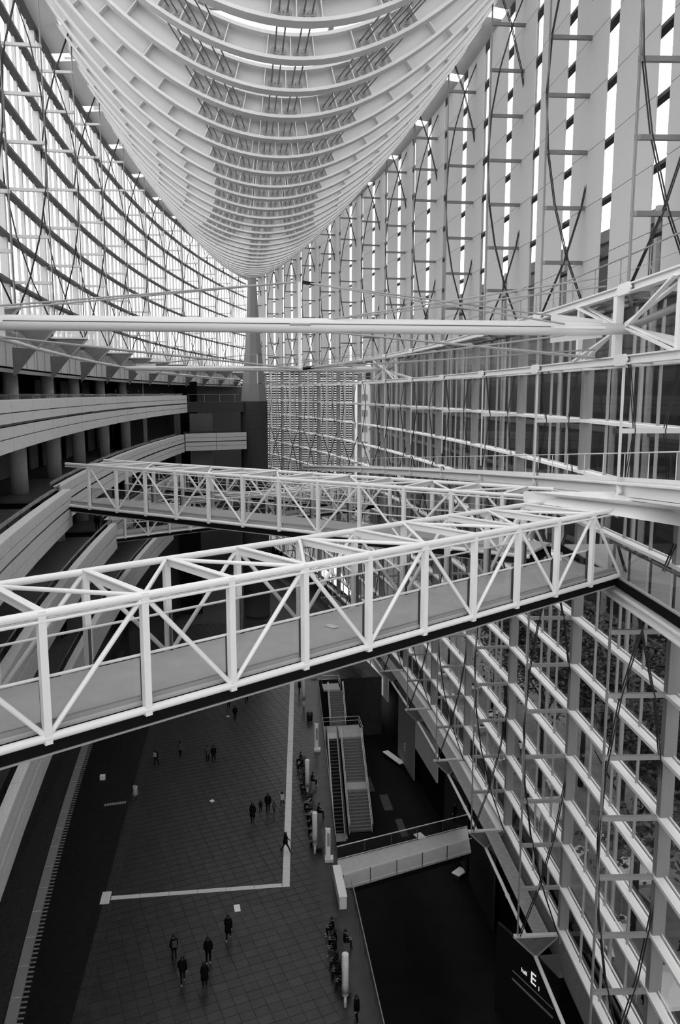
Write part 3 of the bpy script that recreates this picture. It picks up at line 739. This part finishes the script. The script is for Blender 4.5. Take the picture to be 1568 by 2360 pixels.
# ================================================================== GROUND FOOTBRIDGE, railings, escalator and stairs into the lower level
gb = thing('ground_footbridge', (9.5, 54, 0), 'pale ground-level footbridge with glass balustrades over the sunken concourse', 'footbridge')
A, B_, C_, D_ = V((4.15, 51.0, 0)), V((14.4, 54.3, 0)), V((15.1, 57.7, 0)), V((4.15, 54.5, 0))
m_ = MB(); m_.prism([A + V((0, 0, -.12)), B_ + V((0, 0, -.12)), C_ + V((0, 0, -.12)), D_ + V((0, 0, -.12))], (0, 0, .14)); m_.build('deck', 'deck', gb)
m_ = MB(); m_.prism([A + V((0, 0, -.5)), B_ + V((0, 0, -.5)), C_ + V((0, 0, -.5)), D_ + V((0, 0, -.5))], (0, 0, .37)); m_.build('soffit', 'soffit', gb)
for p, q in ((A, B_), (D_, C_)):
    d = (q - p).normalized(); n5 = 5; Ln = (q - p).length
    for k in range(n5):
        a = p + d * Ln * k / n5; c2 = p + d * Ln * (k + 1) / n5
        bar('glass_panel', a + d * .05 + V((0, 0, .55)), c2 - d * .05 + V((0, 0, .55)), .02, .9, 'rail_glass', gb); box('rail_post', a + V((0, 0, .55)), .06, .06, 1.1, 'dark_steel', gb)
    rod('handrail', p + V((0, 0, 1.1)), q + V((0, 0, 1.1)), .04, 'pale_steel', gb); rod('lower_rail', p + V((0, 0, .1)), q + V((0, 0, .1)), .03, 'pale_steel', gb)
rl = thing('balustrade', (4.6, 60, 0), 'glass balustrade with thin rail edging the sunken concourse', 'balustrade')
for pts in ([(4.6, 26), (4.6, 38), (4.7, 50.6)], [(4.3, 56), (5.4, 73.5), (6.4, 90)]):
    for p, q in zip(pts, pts[1:]):
        p = V((p[0] - .05, p[1], 0)); q = V((q[0] - .05, q[1], 0)); k_ = 6
        for k in range(k_):
            a = p.lerp(q, k / k_); c2 = p.lerp(q, (k + 1) / k_)
            bar('glass_panel', a + V((0, .05, .55)), c2 + V((0, -.05, .55)), .02, .95, 'rail_glass', rl); box('rail_post', a + V((0, 0, .55)), .05, .05, 1.1, 'dark_steel', rl)
        rod('handrail', p + V((0, 0, 1.12)), q + V((0, 0, 1.12)), .035, 'grey_steel', rl)
def sk(x, y): return x + (y - 81.4) * .055
def flight(name, label, x0, x1, yt, zt, yb, zb, cat, group=None, n=18, mid=None):
    e = thing(name, (sk((x0 + x1) / 2, yb), yb, zb), label, cat, group)
    tot = (yt - yb) - (1.5 if mid else 0); dy = tot / n; dz = (zt - zb) / n; y = yt; z = zt
    for k in range(n):
        z -= dz; y -= dy
        box('step', (sk((x0 + x1) / 2, y), y + dy / 2, z - .08), x1 - x0, dy + .02, .16, 'step', e)
        box('nosing', (sk((x0 + x1) / 2, y), y + .03, z + .005), x1 - x0, .06, .01, 'rubber', e)
        if mid and k == mid:
            box('landing', (sk((x0 + x1) / 2, y), y - .75, z - .08), x1 - x0, 1.5, .16, 'deck', e); y -= 1.5
    for x in (x0, x1):
        P = V((sk(x, yt), yt, zt + .0)); Q = V((sk(x, yb), yb, zb))
        bar('stringer', P + V((0, 0, -.15)), Q + V((0, 0, .05)), .06, .4, 'pale_steel', e)
        for o in (-.06, .06): rod('handrail', P + V((o, 0, .95)), Q + V((o, 0, .95)), .035, 'white_steel', e)
        for k in range(6): rod('rail_post', P.lerp(Q, k / 5), P.lerp(Q, k / 5) + V((0, 0, .95)), .02, 'grey_steel', e, 'rod6')
    return e
flight('staircase', 'upper stair flight dropping from the concourse floor to the middle landing', 7.0, 8.75, 88.9, 0, 84.4, -2.55, 'stairs', 'stairs to the sunken concourse', 14)
flight('staircase', 'lower wide stair flight beside the escalator with pale handrails', 7.95, 10.2, 81.4, -2.55, 70.4, LOWZ, 'stairs', 'stairs to the sunken concourse', 28, 14)
ld = thing('stair_landing', (8.3, 83, -2.7), 'pale stone landing joining upper stairs, lower stairs and escalator', 'landing')
box('slab', (8.3, 82.9, -2.65), 4.2, 3.1, .2, 'deck', ld); box('slab', (7.9, 89.9, -.1), 1.95, 2.0, .2, 'deck', ld)
for (x0, y0, x1, y1, z) in ((6.2, 84.45, 10.4, 84.45, -2.55), (10.4, 84.45, 10.4, 81.4, -2.55), (6.9, 90.9, 8.9, 90.9, 0), (8.9, 90.9, 8.9, 89, 0)):
    for h in (1.0, .55): rod('handrail', (x0, y0, z + h), (x1, y1, z + h), .035, 'pale_steel', ld)
    for f in (0, 1): rod('rail_post', (x0 + (x1 - x0) * f, y0 + (y1 - y0) * f, z), (x0 + (x1 - x0) * f, y0 + (y1 - y0) * f, z + 1.0), .03, 'grey_steel', ld)
for (x, y) in ((6.5, 82), (10.1, 82), (10.1, 84.2), (6.5, 84.2)): rod('support', (x, y, LOWZ), (x, y, -2.7), .12, 'dark_steel', ld)
es = thing('escalator', (6.9, 76, LOWZ), 'dark escalator with bright metal balustrades running down beside the stairs', 'escalator')
n = 26
for k in range(n):
    y = 81.0 - (10.2) * (k + .5) / n; z = -2.55 + (LOWZ + 2.55) * (k + .5) / n
    box('step', (sk(7.0, y), y, z - .02), .95, .36, .2, 'rubber', es); box('step_edge', (sk(7.0, y), y - .17, z + .085), .9, .04, .012, 'grey_steel', es)
for x, w in ((6.38, .22), (7.6, .22)):
    P = V((sk(x, 82.2), 82.2, -2.5)); P2 = V((sk(x, 81), 81, -2.5)); Q = V((sk(x, 70.8), 70.8, LOWZ)); Q2 = V((sk(x, 69.6), 69.6, LOWZ))
    for p, q in ((P, P2), (P2, Q), (Q, Q2)):
        bar('balustrade', p + V((0, 0, .35)), q + V((0, 0, .35)), .06, .8, 'grey_steel', es); bar('deck_cover', p + V((.12 if x < 7 else -.0, 0, .1)), q + V((.12 if x < 7 else 0, 0, .1)), w, .1, 'white_steel', es); bar('handrail', p + V((0, 0, .82)), q + V((0, 0, .82)), .1, .06, 'rubber', es)
box('truss_casing', (sk(7.0, 76), 76, -5.4), 1.5, 11.4, .6, 'black', es, (1, 0, 0), (sk(1, 1) - sk(1, 0), .91, .41), (0, -.41, .91))
box('comb_plate', (sk(7.0, 81.8), 81.8, -2.53), 1.1, 1.4, .05, 'pale_steel', es); box('comb_plate', (sk(7.0, 70), 70, LOWZ + .03), 1.1, 1.4, .05, 'grey_steel', es)

# ================================================================== FURNITURE AND SIGNS
def pole(x, y, label):
    e = thing('sign_post', (x, y, 0), label, 'sign post', 'white cylinder posts')
    m_ = MB(); m_.lathe([(.09, 0), (.09, .75)], (x, y, 0), 14); m_.build('stem', 'pale_steel', e)
    m_ = MB(); m_.lathe([(.1, 0), (.2, .03), (.2, 2.56), (.17, 2.6)], (x, y, .75), 20); m_.build('drum', 'stone_top', e)
    m_ = MB(); m_.lathe([(.205, 0), (.205, .5)], (x, y, .95), 20); m_.build('printed_band', 'grey_steel', e)
    m_ = MB(); m_.lathe([(.14, 0), (.14, .03)], (x, y, 3.34), 20); m_.build('cap', 'white_steel', e)
pole(4.15, 84, 'white cylinder sign post farthest along the concourse near the nearest footbridge underside'); pole(2.81, 64.3, 'white cylinder sign post between the two far groups of seated people'); pole(2.6, 55.6, 'white cylinder sign post at the near end of the middle bench'); pole(2.82, 40.2, 'white cylinder sign post nearest the viewer beside the near bench')
def board(x, y, h, ang_, label):
    e = thing('sign_board', (x, y, 0), label, 'sign', 'white standing sign boards')
    c = math.cos(ang_); s_ = math.sin(ang_); ax = (c, s_, 0); ay = (-s_, c, 0)
    box('panel', (x, y, .25 + h / 2), .30, .12, h - .1, 'tent', e, ax, ay); box('frame', (x - c * .19, y - s_ * .19, .25 + h / 2), .06, .2, h, 'white_steel', e, ax, ay); box('foot', (x + .05, y, .12), .62, .62, .24, 'white_steel', e, ax, ay); box('map_panel', (x + .0, y - .07, .9 + h / 3), .2, .03, h * .45, 'ledge', e, ax, ay)
board(3.52, 54.6, 2.35, -.1, 'white standing sign board beside the ground footbridge head'); board(4.5, 73.0, 2.6, -.1, 'white standing sign board beside the top of the escalator')
pt_ = thing('plinth', (3.85, 50.5, 0), 'long white plinth at the near corner of the ground footbridge', 'plinth')
box('body', (3.85, 50.6, .45), .5, 3.6, .9, 'tent', pt_); box('top', (3.85, 50.6, .92), .56, 3.7, .05, 'white_steel', pt_)
bn = thing('litter_bin', (4.5, 80.5, 0), 'dark round litter bin by the railing near the stairs', 'bin')
m_ = MB(); m_.lathe([(.3, 0), (.34, .8), (.3, .85)], (4.5, 80.5, 0), 16); m_.build('body', 'rubber', bn); m_ = MB(); m_.lathe([(.26, 0), (.2, .08)], (4.5, 80.5, .85), 16); m_.build('lid', 'dark_steel', bn)
def bench(x, y, ln, z, rz_, label, m_='dark_stone', w=.6):
    e = thing('bench', (x, y, z), label, 'bench', 'benches')
    c = math.cos(rz_); s_ = math.sin(rz_); ax = (c, s_, 0); ay = (-s_, c, 0)
    box('seat', (x, y, z + .42), w, ln, .08, m_, e, ax, ay)
    for f in (-.4, .4): box('leg', (x - s_ * ln * f, y + c * ln * f, z + .19), w * .7, .12, .38, 'dark_steel', e, ax, ay)
bench(3.0, 67.5, 7.2, 0, 0, 'far dark bench crowded with seated people'); bench(3.0, 59.0, 6.8, 0, 0, 'middle dark bench crowded with seated people'); bench(3.0, 44.0, 6.6, 0, 0, 'near dark bench with seated people beside the nearest sign post')
bench(14.6, 85.2, 3.6, LOWZ, .38, 'long white bench standing alone in the sunken concourse', 'tent', .75); bench(14.0, 68.2, 1.9, LOWZ, .35, 'short white bench in the sunken concourse behind the ground footbridge', 'tent', .8); bench(16.0, 62.6, 1.2, LOWZ, -.9, 'white block seat in the sunken concourse in front of the ground footbridge', 'tent', .8)
def patch(x, y, w, h, r_, label):  # thin flat white pieces lying on the floor
    c = math.cos(r_); s_ = math.sin(r_); e = box('floor_patch', (x, y, .012), w, h, .012, 'tent', None, (c, s_, 0), (-s_, c, 0)); tag(e, label, 'floor sticker', 'white floor patches')
patch(-3.25, 49.84, .4, .75, .1, 'white floor sticker lying just below the white boundary line'); patch(-5.35, 64.56, .35, .4, .5, 'small white floor sticker in the open floor beyond the line'); patch(-4.15, 82.57, .35, .3, 0, 'tiny white floor sticker near the far walkers'); patch(9.8, 54.9, .5, .3, .3, 'small white notice on the ground footbridge deck')
bx_ = box('cardboard_box', (-15.26, 69.74, .2), .45, .4, .4, 'tent'); tag(bx_, 'small white box on the dark service lane', 'box')
vt = thing('floor_vent', (-13.4, 65.1, 0), 'pale slatted floor vent beside the walker in white', 'vent')
for k in range(9): box('slat', (-14.3 + .2 * k, 65.0 + .03 * k, .02), .15, .35, .03, 'grey_steel', vt)

# ================================================================== PEOPLE
def person_mesh(pose, child=False):
    def J(*a): return V(a)
    sw = {'walk': .22, 'stand': .02, 'stride': .36}.get(pose, .0)
    j = {}
    if pose == 'sit':
        hz_ = .52
        j = dict(pel=J(0, 0, hz_), sp=J(0, .02, hz_ + .22), ch=J(0, .05, hz_ + .42), nk=J(0, .07, hz_ + .56), hb=J(0, .1, hz_ + .62), hm=J(0, .12, hz_ + .70), ht=J(0, .1, hz_ + .79))
        for s_, n_ in ((1, 'l'), (-1, 'r')):
            j.update({'hip' + n_: J(.09 * s_, .02, hz_), 'kn' + n_: J(.11 * s_, .44, hz_ + .02), 'an' + n_: J(.11 * s_, .42, .09), 'to' + n_: J(.11 * s_, .57, .045),
                      'sh' + n_: J(.17 * s_, .05, hz_ + .49), 'el' + n_: J(.23 * s_, .10, hz_ + .22), 'wr' + n_: J(.13 * s_, .32, hz_ + .16), 'ha' + n_: J(.09 * s_, .40, hz_ + .15)})
    else:
        j = dict(pel=J(0, 0, .93), sp=J(0, .0, 1.14), ch=J(0, .01, 1.33), nk=J(0, .015, 1.47), hb=J(0, .025, 1.53), hm=J(0, .035, 1.605), ht=J(0, .015, 1.69))
        for s_, n_ in ((1, 'l'), (-1, 'r')):
            f = sw * s_
            j.update({'hip' + n_: J(.09 * s_, 0, .9), 'kn' + n_: J(.1 * s_, f * .55 + .03, .5), 'an' + n_: J(.1 * s_, f * 1.05 - .03, .10 + (.06 if f < -.1 else 0)), 'to' + n_: J(.11 * s_, f * 1.05 + .12, .045),
                      'sh' + n_: J(.17 * s_, .0, 1.40), 'el' + n_: J(.23 * s_, -f * .4 - .03, 1.13), 'wr' + n_: J(.235 * s_, -f * .7 + .06, .90), 'ha' + n_: J(.23 * s_, -f * .8 + .08, .82)})
    R_ = dict(pel=(.155, .115), sp=(.145, .105), ch=(.175, .115), nk=(.055, .055), hb=(.07, .075), hm=(.08, .098), ht=(.055, .065), hip=(.09, .095), kn=(.065, .068), an=(.045, .05), to=(.042, .035), sh=(.065, .065), el=(.048, .05), wr=(.033, .033), ha=(.03, .04))
    names = list(j); idx = {n_: i for i, n_ in enumerate(names)}
    E_ = [('pel', 'sp'), ('sp', 'ch'), ('ch', 'nk'), ('nk', 'hb'), ('hb', 'hm'), ('hm', 'ht')]
    for s_ in 'lr': E_ += [('pel', 'hip' + s_), ('hip' + s_, 'kn' + s_), ('kn' + s_, 'an' + s_), ('an' + s_, 'to' + s_), ('ch', 'sh' + s_), ('sh' + s_, 'el' + s_), ('el' + s_, 'wr' + s_), ('wr' + s_, 'ha' + s_)]
    me = bpy.data.meshes.new('skeleton'); me.from_pydata([j[n_] for n_ in names], [(idx[a], idx[c]) for a, c in E_], [])
    ob = bpy.data.objects.new('skeleton', me); COL.objects.link(ob)
    md = ob.modifiers.new('skin', 'SKIN'); ob.modifiers.new('sub', 'SUBSURF').levels = 1
    for n_, i in idx.items():
        r = R_[n_] if n_ in R_ else R_[n_[:-1]]
        if child and n_ in ('hb', 'hm', 'ht'): r = (r[0] * 1.3, r[1] * 1.3)
        me.skin_vertices[0].data[i].radius = r; me.skin_vertices[0].data[i].use_root = (n_ == 'pel')
    dg = bpy.context.evaluated_depsgraph_get(); dg.update()
    body = bpy.data.meshes.new_from_object(ob.evaluated_get(dg)); bpy.data.objects.remove(ob)
    # fingers, nose, ears added to the surface
    bm = bmesh.new(); bm.from_mesh(body)
    def spike(p, d, w, ln):
        d = V(d).normalized(); M_ = Matrix.Translation(V(p) + d * ln / 2) @ d.to_track_quat('Z', 'Y').to_matrix().to_4x4() @ Matrix.Diagonal((w, w, ln, 1))
        bmesh.ops.create_cube(bm, size=1.0, matrix=M_)
    for s_ in 'lr':
        w = j['wr' + s_]; h = j['ha' + s_]; d = (h - w).normalized(); sd = d.cross(V((1, 0, 0)));
        sd = sd.normalized() if sd.length > .01 else V((0, 1, 0))
        for k, ln in enumerate((.06, .07, .075, .062)): spike(h + d * .02 + sd * (.027 - .018 * k), d + V((0, .15, 0)), .014, ln)
        spike(w + (h - w) * .4 + sd * .03, d + sd * .8, .016, .055)
    hm = j['hm']; spike(hm + V((0, .085, -.005)), (0, 1, -.35), .02, .03)
    for s_ in (1, -1): spike(hm + V((.075 * s_, 0, 0)), (s_, -.3, 0), .03, .02)
    bm.to_mesh(body); bm.free()
    body.materials.clear()
    for _ in range(4): body.materials.append(MAT['skin'])
    hip = j['pel'].z; nk = j['nk'].z
    wrs = [(j['wr' + s_], j['ha' + s_]) for s_ in 'lr']; kns = [j['kn' + s_] for s_ in 'lr']
    for p in body.polygons:
        c = p.center
        hand = any((c - a).length < .06 and (c - h).dot(h - a) > -.006 or (c - h).length < .09 for a, h in wrs)
        p.use_smooth = True
        if hand or c.z > nk + .01: k = 0
        elif c.z < .105: k = 3
        elif pose == 'sit': k = 1 if (c.z > hip + .1 or (c.y < .1 and c.z > hip)) else 2
        else: k = 1 if c.z > .80 or (abs(c.x) > .19 and c.z > .8) else 2
        p.material_index = k
    # hair cap
    hb = MB(); hm = j['hm'] + V((0, -.012, .012)); sc = 1.3 if child else 1.0
    prof = [(.105, -.06), (.112, -.01), (.105, .04), (.08, .085), (.035, .11), (.004, .115)]
    hb.lathe([(r * sc * .93, z * sc) for r, z in prof], hm, 12)
    longh = MB(); longh.lathe([(.06 * sc, -.2), (.11 * sc, -.14), (.118 * sc, -.02), (.108 * sc, .04), (.08 * sc, .085), (.004, .115)], hm + V((0, -.035, 0)), 12)
    return body, hb.mesh('hair', 'hair'), longh.mesh('hair', 'hair')
PM = {}
def person(x, y, z, rot, pose, top, bottom, label, h=1.7, shoe='shoe', long_hair=False, bag=None, skirt=None):
    child = h < 1.4
    key = (pose, child)
    if key not in PM: PM[key] = person_mesh(pose, child)
    body, hair, lh = PM[key]; s_ = h / 1.7
    M_ = Matrix.Translation((x, y, z)) @ Matrix.Rotation(math.radians(rot), 4, 'Z') @ Matrix.Scale(s_, 4)
    o = link('person', body, M_)
    for sl, mn in zip(o.material_slots, ('skin', top, bottom, shoe)): sl.link = 'OBJECT'; sl.material = MAT[mn]
    tag(o, label, 'person', 'people in the hall')
    link('hair', lh if long_hair else hair, M_, o)
    if pose != 'sit' and not skirt:
        b3 = MB(); b3.lathe([(.205, -.2), (.215, -.1), (.2, .12), (.205, .3), (.17, .42), (.08, .46)], (0, 0, 1.0), 14); link('jacket', b3.mesh('jacket', top), M_ @ Matrix.Diagonal((1.05, .8, 1, 1)), o)
    if skirt:
        b3 = MB(); b3.lathe([(.24, -.45), (.23, -.2), (.19, .1), (.2, .3)], (0, 0, 1.0), 14); link('coat', b3.mesh('coat', skirt), M_, o)
    if bag:
        b3 = MB(); b3.box((0, -.17, 1.2), .28, .14, .38); b3.box((0, -.25, 1.13), .22, .05, .2); link('backpack', b3.mesh('backpack', bag), M_, o)
    return o
K, D2, G_, P_ = 'cloth_black', 'cloth_dark', 'cloth_grey', 'cloth_pale'
person(-3.8, 46.8, 0, 175, 'walk', K, K, 'person in long black coat walking alone below the boundary line', shoe='shoe_pale', skirt=K)
person(-7.1, 45.3, 0, 20, 'stand', K, D2, 'person in black carrying a pale bag, leftmost of the near four', bag=G_)
person(-6.45, 43.3, 0, 190, 'walk', K, K, 'person in black jacket just in front of the bag carrier', 1.75, shoe='shoe_pale')
person(-5.0, 44.75, 0, 185, 'stand', K, K, 'broad-shouldered person in black standing right of the near four', 1.8, shoe='shoe_pale')
person(-5.15, 42.8, 0, 10, 'stand', K, K, 'person in long dark coat with back turned, lowest of the near four', 1.62, long_hair=True, skirt=K)
person(-1.97, 60.7, 0, 180, 'walk', K, K, 'hooded person in black walking ahead of the family', 1.68, long_hair=True, skirt=K)
person(-1.29, 62.1, 0, 175, 'walk', D2, K, 'small child holding the left hand of the adult in the family', 1.08)
person(-.68, 62.0, 0, 180, 'walk', K, K, 'adult in black holding hands with two small children', 1.75)
person(-.19, 61.75, 0, 185, 'walk', G_, D2, 'small child with backpack on the right of the family adult', 1.05, bag=G_)
person(.55, 62.9, 0, 170, 'stride', P_, D2, 'child in a white top next to the white line', 1.3, long_hair=True, shoe='shoe_pale')
person(.42, 56.0, 0, 270, 'stride', K, K, 'person in black striding along the white line', 1.66, long_hair=True)
person(-5.95, 71.9, 0, 5, 'stand', G_, K, 'left walker of the distant pair in dark clothes', 1.66)
person(-5.4, 71.85, 0, -5, 'walk', K, K, 'right walker of the distant pair in black coat', 1.7)
person(-8.6, 73.3, 0, 20, 'walk', G_, K, 'long-haired person in grey top left of the distant pair', 1.66, long_hair=True)
person(-10.7, 71.8, 0, -30, 'walk', K, K, 'person with pale bag by the tactile strip under the nearest footbridge', 1.66, bag=P_)
person(-11.85, 65.5, 0, -20, 'walk', P_, G_, 'person in white coat walking beside the tactile strip', 1.6, shoe='shoe_pale', skirt=P_)
person(-4.1, 84.7, 0, 0, 'stand', K, K, 'far walker with pale scarf just below the footbridge edge', 1.66, bag=G_)
person(-3.4, 81.4, 0, 10, 'walk', K, K, 'far walker in dark jacket with light hair nearest to the tiny sticker', 1.66)
person(-2.1, 86.1, 0, 180, 'walk', K, K, 'farthest walker in black half hidden by the nearest footbridge', 1.7)
person(-14.8, 70.2, 22.5, 10, 'walk', K, K, 'person in black standing on the third gallery behind its parapet', 1.7)
person(-15.2, 57.0, 17.1, 190, 'walk', K, D2, 'person in black walking on the lowest gallery seen behind the nearest footbridge', 1.7, shoe='shoe_pale')
for k, y in enumerate((83.0, 89.0, 94.5)):
    person(L(y, -15.0) - .3, y, 33.1, 90, 'stand', K, K, '%s dark head showing above the top gallery parapet, counted from the viewer' % ordinal(k), 1.72)
tops = [K, D2, K, G_, K, D2, P_]
def seated(ys, x, face, where):
    for k, y in enumerate(ys):
        person(x + random.uniform(-.08, .08), y, 0, face + random.uniform(-15, 15), 'sit', random.choice(tops), random.choice((K, K, D2, G_)), '%s seated person from the viewer on the %s bench' % (ordinal(k), where), random.uniform(1.6, 1.75), random.choice(('shoe', 'shoe_pale')), random.random() < .4)
seated((64.6, 65.5, 66.7, 67.6, 69.0, 70.3), 2.85, 80, 'far'); seated((56.2, 57.1, 58.0, 59.0, 60.1, 61.3, 62.0), 2.85, 80, 'middle'); seated((41.4, 42.3, 43.2, 44.3, 45.2, 46.3), 2.85, 80, 'near')
person(3.35, 66.2, 0, 250, 'sit', K, K, 'seated person facing the sunken concourse on the far bench', 1.66, shoe='shoe_pale'); person(3.35, 60.7, 0, 265, 'sit', K, K, 'seated person facing the sunken concourse on the middle bench', 1.7); person(3.4, 45.0, 0, 265, 'sit', K, D2, 'seated person facing the sunken concourse on the near bench', 1.7)
person(3.3, 39.0, 0, 90, 'stand', K, K, 'person in black at the very bottom edge beside the nearest sign post', 1.72)
person(4.0, 88.0, 0, 90, 'stand', K, K, 'dark figure by the farthest white sign post', 1.7)
person(14.3, 58.6, 0, 60, 'stand', K, K, 'dark figure at the wall end of the ground footbridge', 1.7)

# ================================================================== OUTSIDE: plaza, trees, halls, city
def tree(x, y, h, r, label):
    e = thing('tree', (x, y, 0), label, 'tree', 'trees on the plaza')
    m_ = MB(); m_.tube([(x, y, 0), (x + .1, y, h * .35), (x - .1, y + .1, h * .7)], [.25, .2, .1], 8)
    for k in range(7):
        a = k * 2.4; m_.tube([(x, y, h * (.35 + .05 * k)), (x + math.cos(a) * r * .7, y + math.sin(a) * r * .7, h * (.6 + .05 * k))], [.1, .04], 5)
    m_.build('trunk', 'bark', e)
    f = MB(); rnd = random.Random(int(x * 97 + y * 13))
    cl = [(rnd.gauss(0, .5), rnd.gauss(0, .5), rnd.gauss(0, .4)) for _ in range(14)]
    for k in range(2600):
        c = cl[k % 14]; p = V((x + (c[0] + rnd.gauss(0, .22)) * r, y + (c[1] + rnd.gauss(0, .22)) * r, h * .74 + (c[2] + rnd.gauss(0, .2)) * r))
        a = V((rnd.uniform(-1, 1), rnd.uniform(-1, 1), rnd.uniform(-.5, .5))).normalized() * .2; b3 = a.cross(V((rnd.uniform(-1, 1), rnd.uniform(-1, 1), 1))).normalized() * .12
        f.add([p - a, p + b3, p + a, p - b3], [(0, 1, 2, 3)])
    tag(f.build('foliage', 'leaf', e), kind='stuff')
for k, (x, y, h, r) in enumerate([(22, 44, 18, 4.2), (25, 52, 19, 4.6), (22, 60, 17, 4.0), (26, 38, 18, 3.6), (27, 63, 17, 3.6), (21, 33, 17, 3.8), (23, 72, 16, 4.0), (26, 84, 17, 3.6), (24, 96, 16, 4)]):
    tree(x, y, h, r, 'leafy tree on the plaza outside the glass wall, %s from the viewer' % ordinal(sorted([33, 38, 44, 52, 60, 63, 72, 84, 96]).index(y)))
rnd = random.Random(3)
ti = 0
for k in range(26):
    y = 26 + 2.6 * k + rnd.uniform(-.5, .5); x = 18.8 + (k % 3) * 2.7 + rnd.uniform(-.4, .4)
    e = thing('market_table', (x, y, 0), 'white market table on the plaza outside the glass wall, %s along the row' % (['first', 'second', 'third', 'fourth', 'fifth', 'sixth', 'seventh', 'eighth', 'ninth', 'tenth', 'eleventh', 'twelfth', 'thirteenth', 'fourteenth', 'fifteenth', 'sixteenth', 'seventeenth', 'eighteenth', 'nineteenth', 'twentieth', 'twenty-first', 'twenty-second', 'twenty-third', 'twenty-fourth', 'twenty-fifth', 'twenty-sixth'][k]), 'table', 'market tables on the plaza')
    c, s_ = math.cos(k), math.sin(k)
    box('table_top', (x, y, .74), 1.8, .9, .05, 'tent', e, (c, s_, 0), (-s_, c, 0))
    for a in (-.8, .8):
        for b4 in (-.38, .38): box('leg', (x + a * c - b4 * s_, y + a * s_ + b4 * c, .36), .05, .05, .72, 'dark_steel', e)
    for q in range(4): box('goods', (x + rnd.uniform(-.7, .7) * c, y + rnd.uniform(-.7, .7) * s_, .83), .3, .22, .14, rnd.choice(('cloth_dark', 'cloth_grey', 'ledge')), e)
for k in range(17):
    y = 25 + 3.4 * k + rnd.uniform(-.6, .6); x = 18.0 + rnd.uniform(0, 8)
    person(x, y, 0, rnd.uniform(0, 360), rnd.choice(('stand', 'walk')), rnd.choice((K, D2, G_, P_)), rnd.choice((K, D2, G_)), 'market visitor on the plaza outside the glass wall, %s from the viewer' % ordinal(k), rnd.uniform(1.55, 1.78), long_hair=rnd.random() < .4)
for k, (x, y) in enumerate([(20.5, 36.5), (23.5, 47.0), (21.0, 55.5)]):
    e = thing('market_tent', (x, y, 0), 'white canopy tent on the plaza outside the glass wall, %s from the viewer' % ordinal(k), 'tent', 'canopy tents')
    m_ = MB(); m_.prism([(x - 1.5, y - 1.5, 2.3), (x + 1.5, y - 1.5, 2.3), (x + 1.5, y + 1.5, 2.3), (x - 1.5, y + 1.5, 2.3)], (0, 0, .25))
    m_.add([(x - 1.5, y - 1.5, 2.55), (x + 1.5, y - 1.5, 2.55), (x + 1.5, y + 1.5, 2.55), (x - 1.5, y + 1.5, 2.55), (x, y, 3.2)], [(0, 1, 4), (1, 2, 4), (2, 3, 4), (3, 0, 4)]); m_.build('canopy', 'tent', e)
    for a in (-1.4, 1.4):
        for b4 in (-1.4, 1.4): rod('pole', (x + a, y + b4, 0), (x + a, y + b4, 2.3), .03, 'pale_steel', e, 'rod6')
# hall building opposite
hb = thing('hall_building', (33, 80, 0), 'long dark glazed hall building facing the glass wall across the plaza', 'building')
box('wall', (38, 72, 25), 10, 280, 50, 'facade', hb)
for iy in range(36):
    y = -24 + 6.4 * iy
    box('pilaster', (32.8, y, 25), .5, .5, 50, 'gallery_panel', hb)
    for iz in range(8): box('window', (32.95, y + 3.2, 4 + 6 * iz), .2, 5.4, 4.9, 'facade_glass', hb)
for iz in range(9): box('floor_band', (32.85, 92, 1 + 6 * iz), .35, 240, .5, 'facade', hb)
lb = thing('louvred_building', (20, 225, 0), 'distant building striped with horizontal louvres beyond the end of the hall', 'building')
box('wall', (5, 232, 21), 62, 10, 42, 'facade_glass', lb)
for k in range(58): box('louvre', (4, 226.3, 3 + .66 * k), 60, .5, .32, 'louvre', lb)
for k in range(12): box('post', (-24 + 5.2 * k, 225.8, 21), .5, .5, 42, 'grey_steel', lb)
wt = thing('white_tower', (30, 212, 0), 'plain white tower block beside the louvred building', 'building')
box('wall', (33.5, 216, 19), 7, 8, 38, 'tent', wt)
for k in range(8): box('window', (31 + .0 * k, 211.9, 4 + 4.2 * k), 2.2, .2, 1.6, 'city_window', wt)
for k, (x, y, w, d, h) in enumerate([(-72, 150, 26, 24, 58), (-112, 210, 30, 30, 74), (-62, 215, 18, 26, 56), (-52, 272, 26, 24, 58), (-80, 320, 30, 30, 70), (-22, 320, 24, 24, 50)]):
    e = thing('office_block', (x, y, 0), 'pale grey city office block seen through the glass above the galleries, %s from the viewer' % ordinal(k), 'building', 'city office blocks')
    box('wall', (x, y, h / 2), w, d, h, 'city', e)
    for iz in range(int((h - 30) / 3.6)):
        z = 32 + 3.6 * iz
        for ix in range(int(w / 5)): box('window', (x - w / 2 + 2.5 + 5 * ix, y - d / 2 - .05, z), 3.4, .2, 1.9, 'city_window', e)
        box('window_band', (x + w / 2 + .05, y, z), .2, d * .9, 1.9, 'city_window', e)
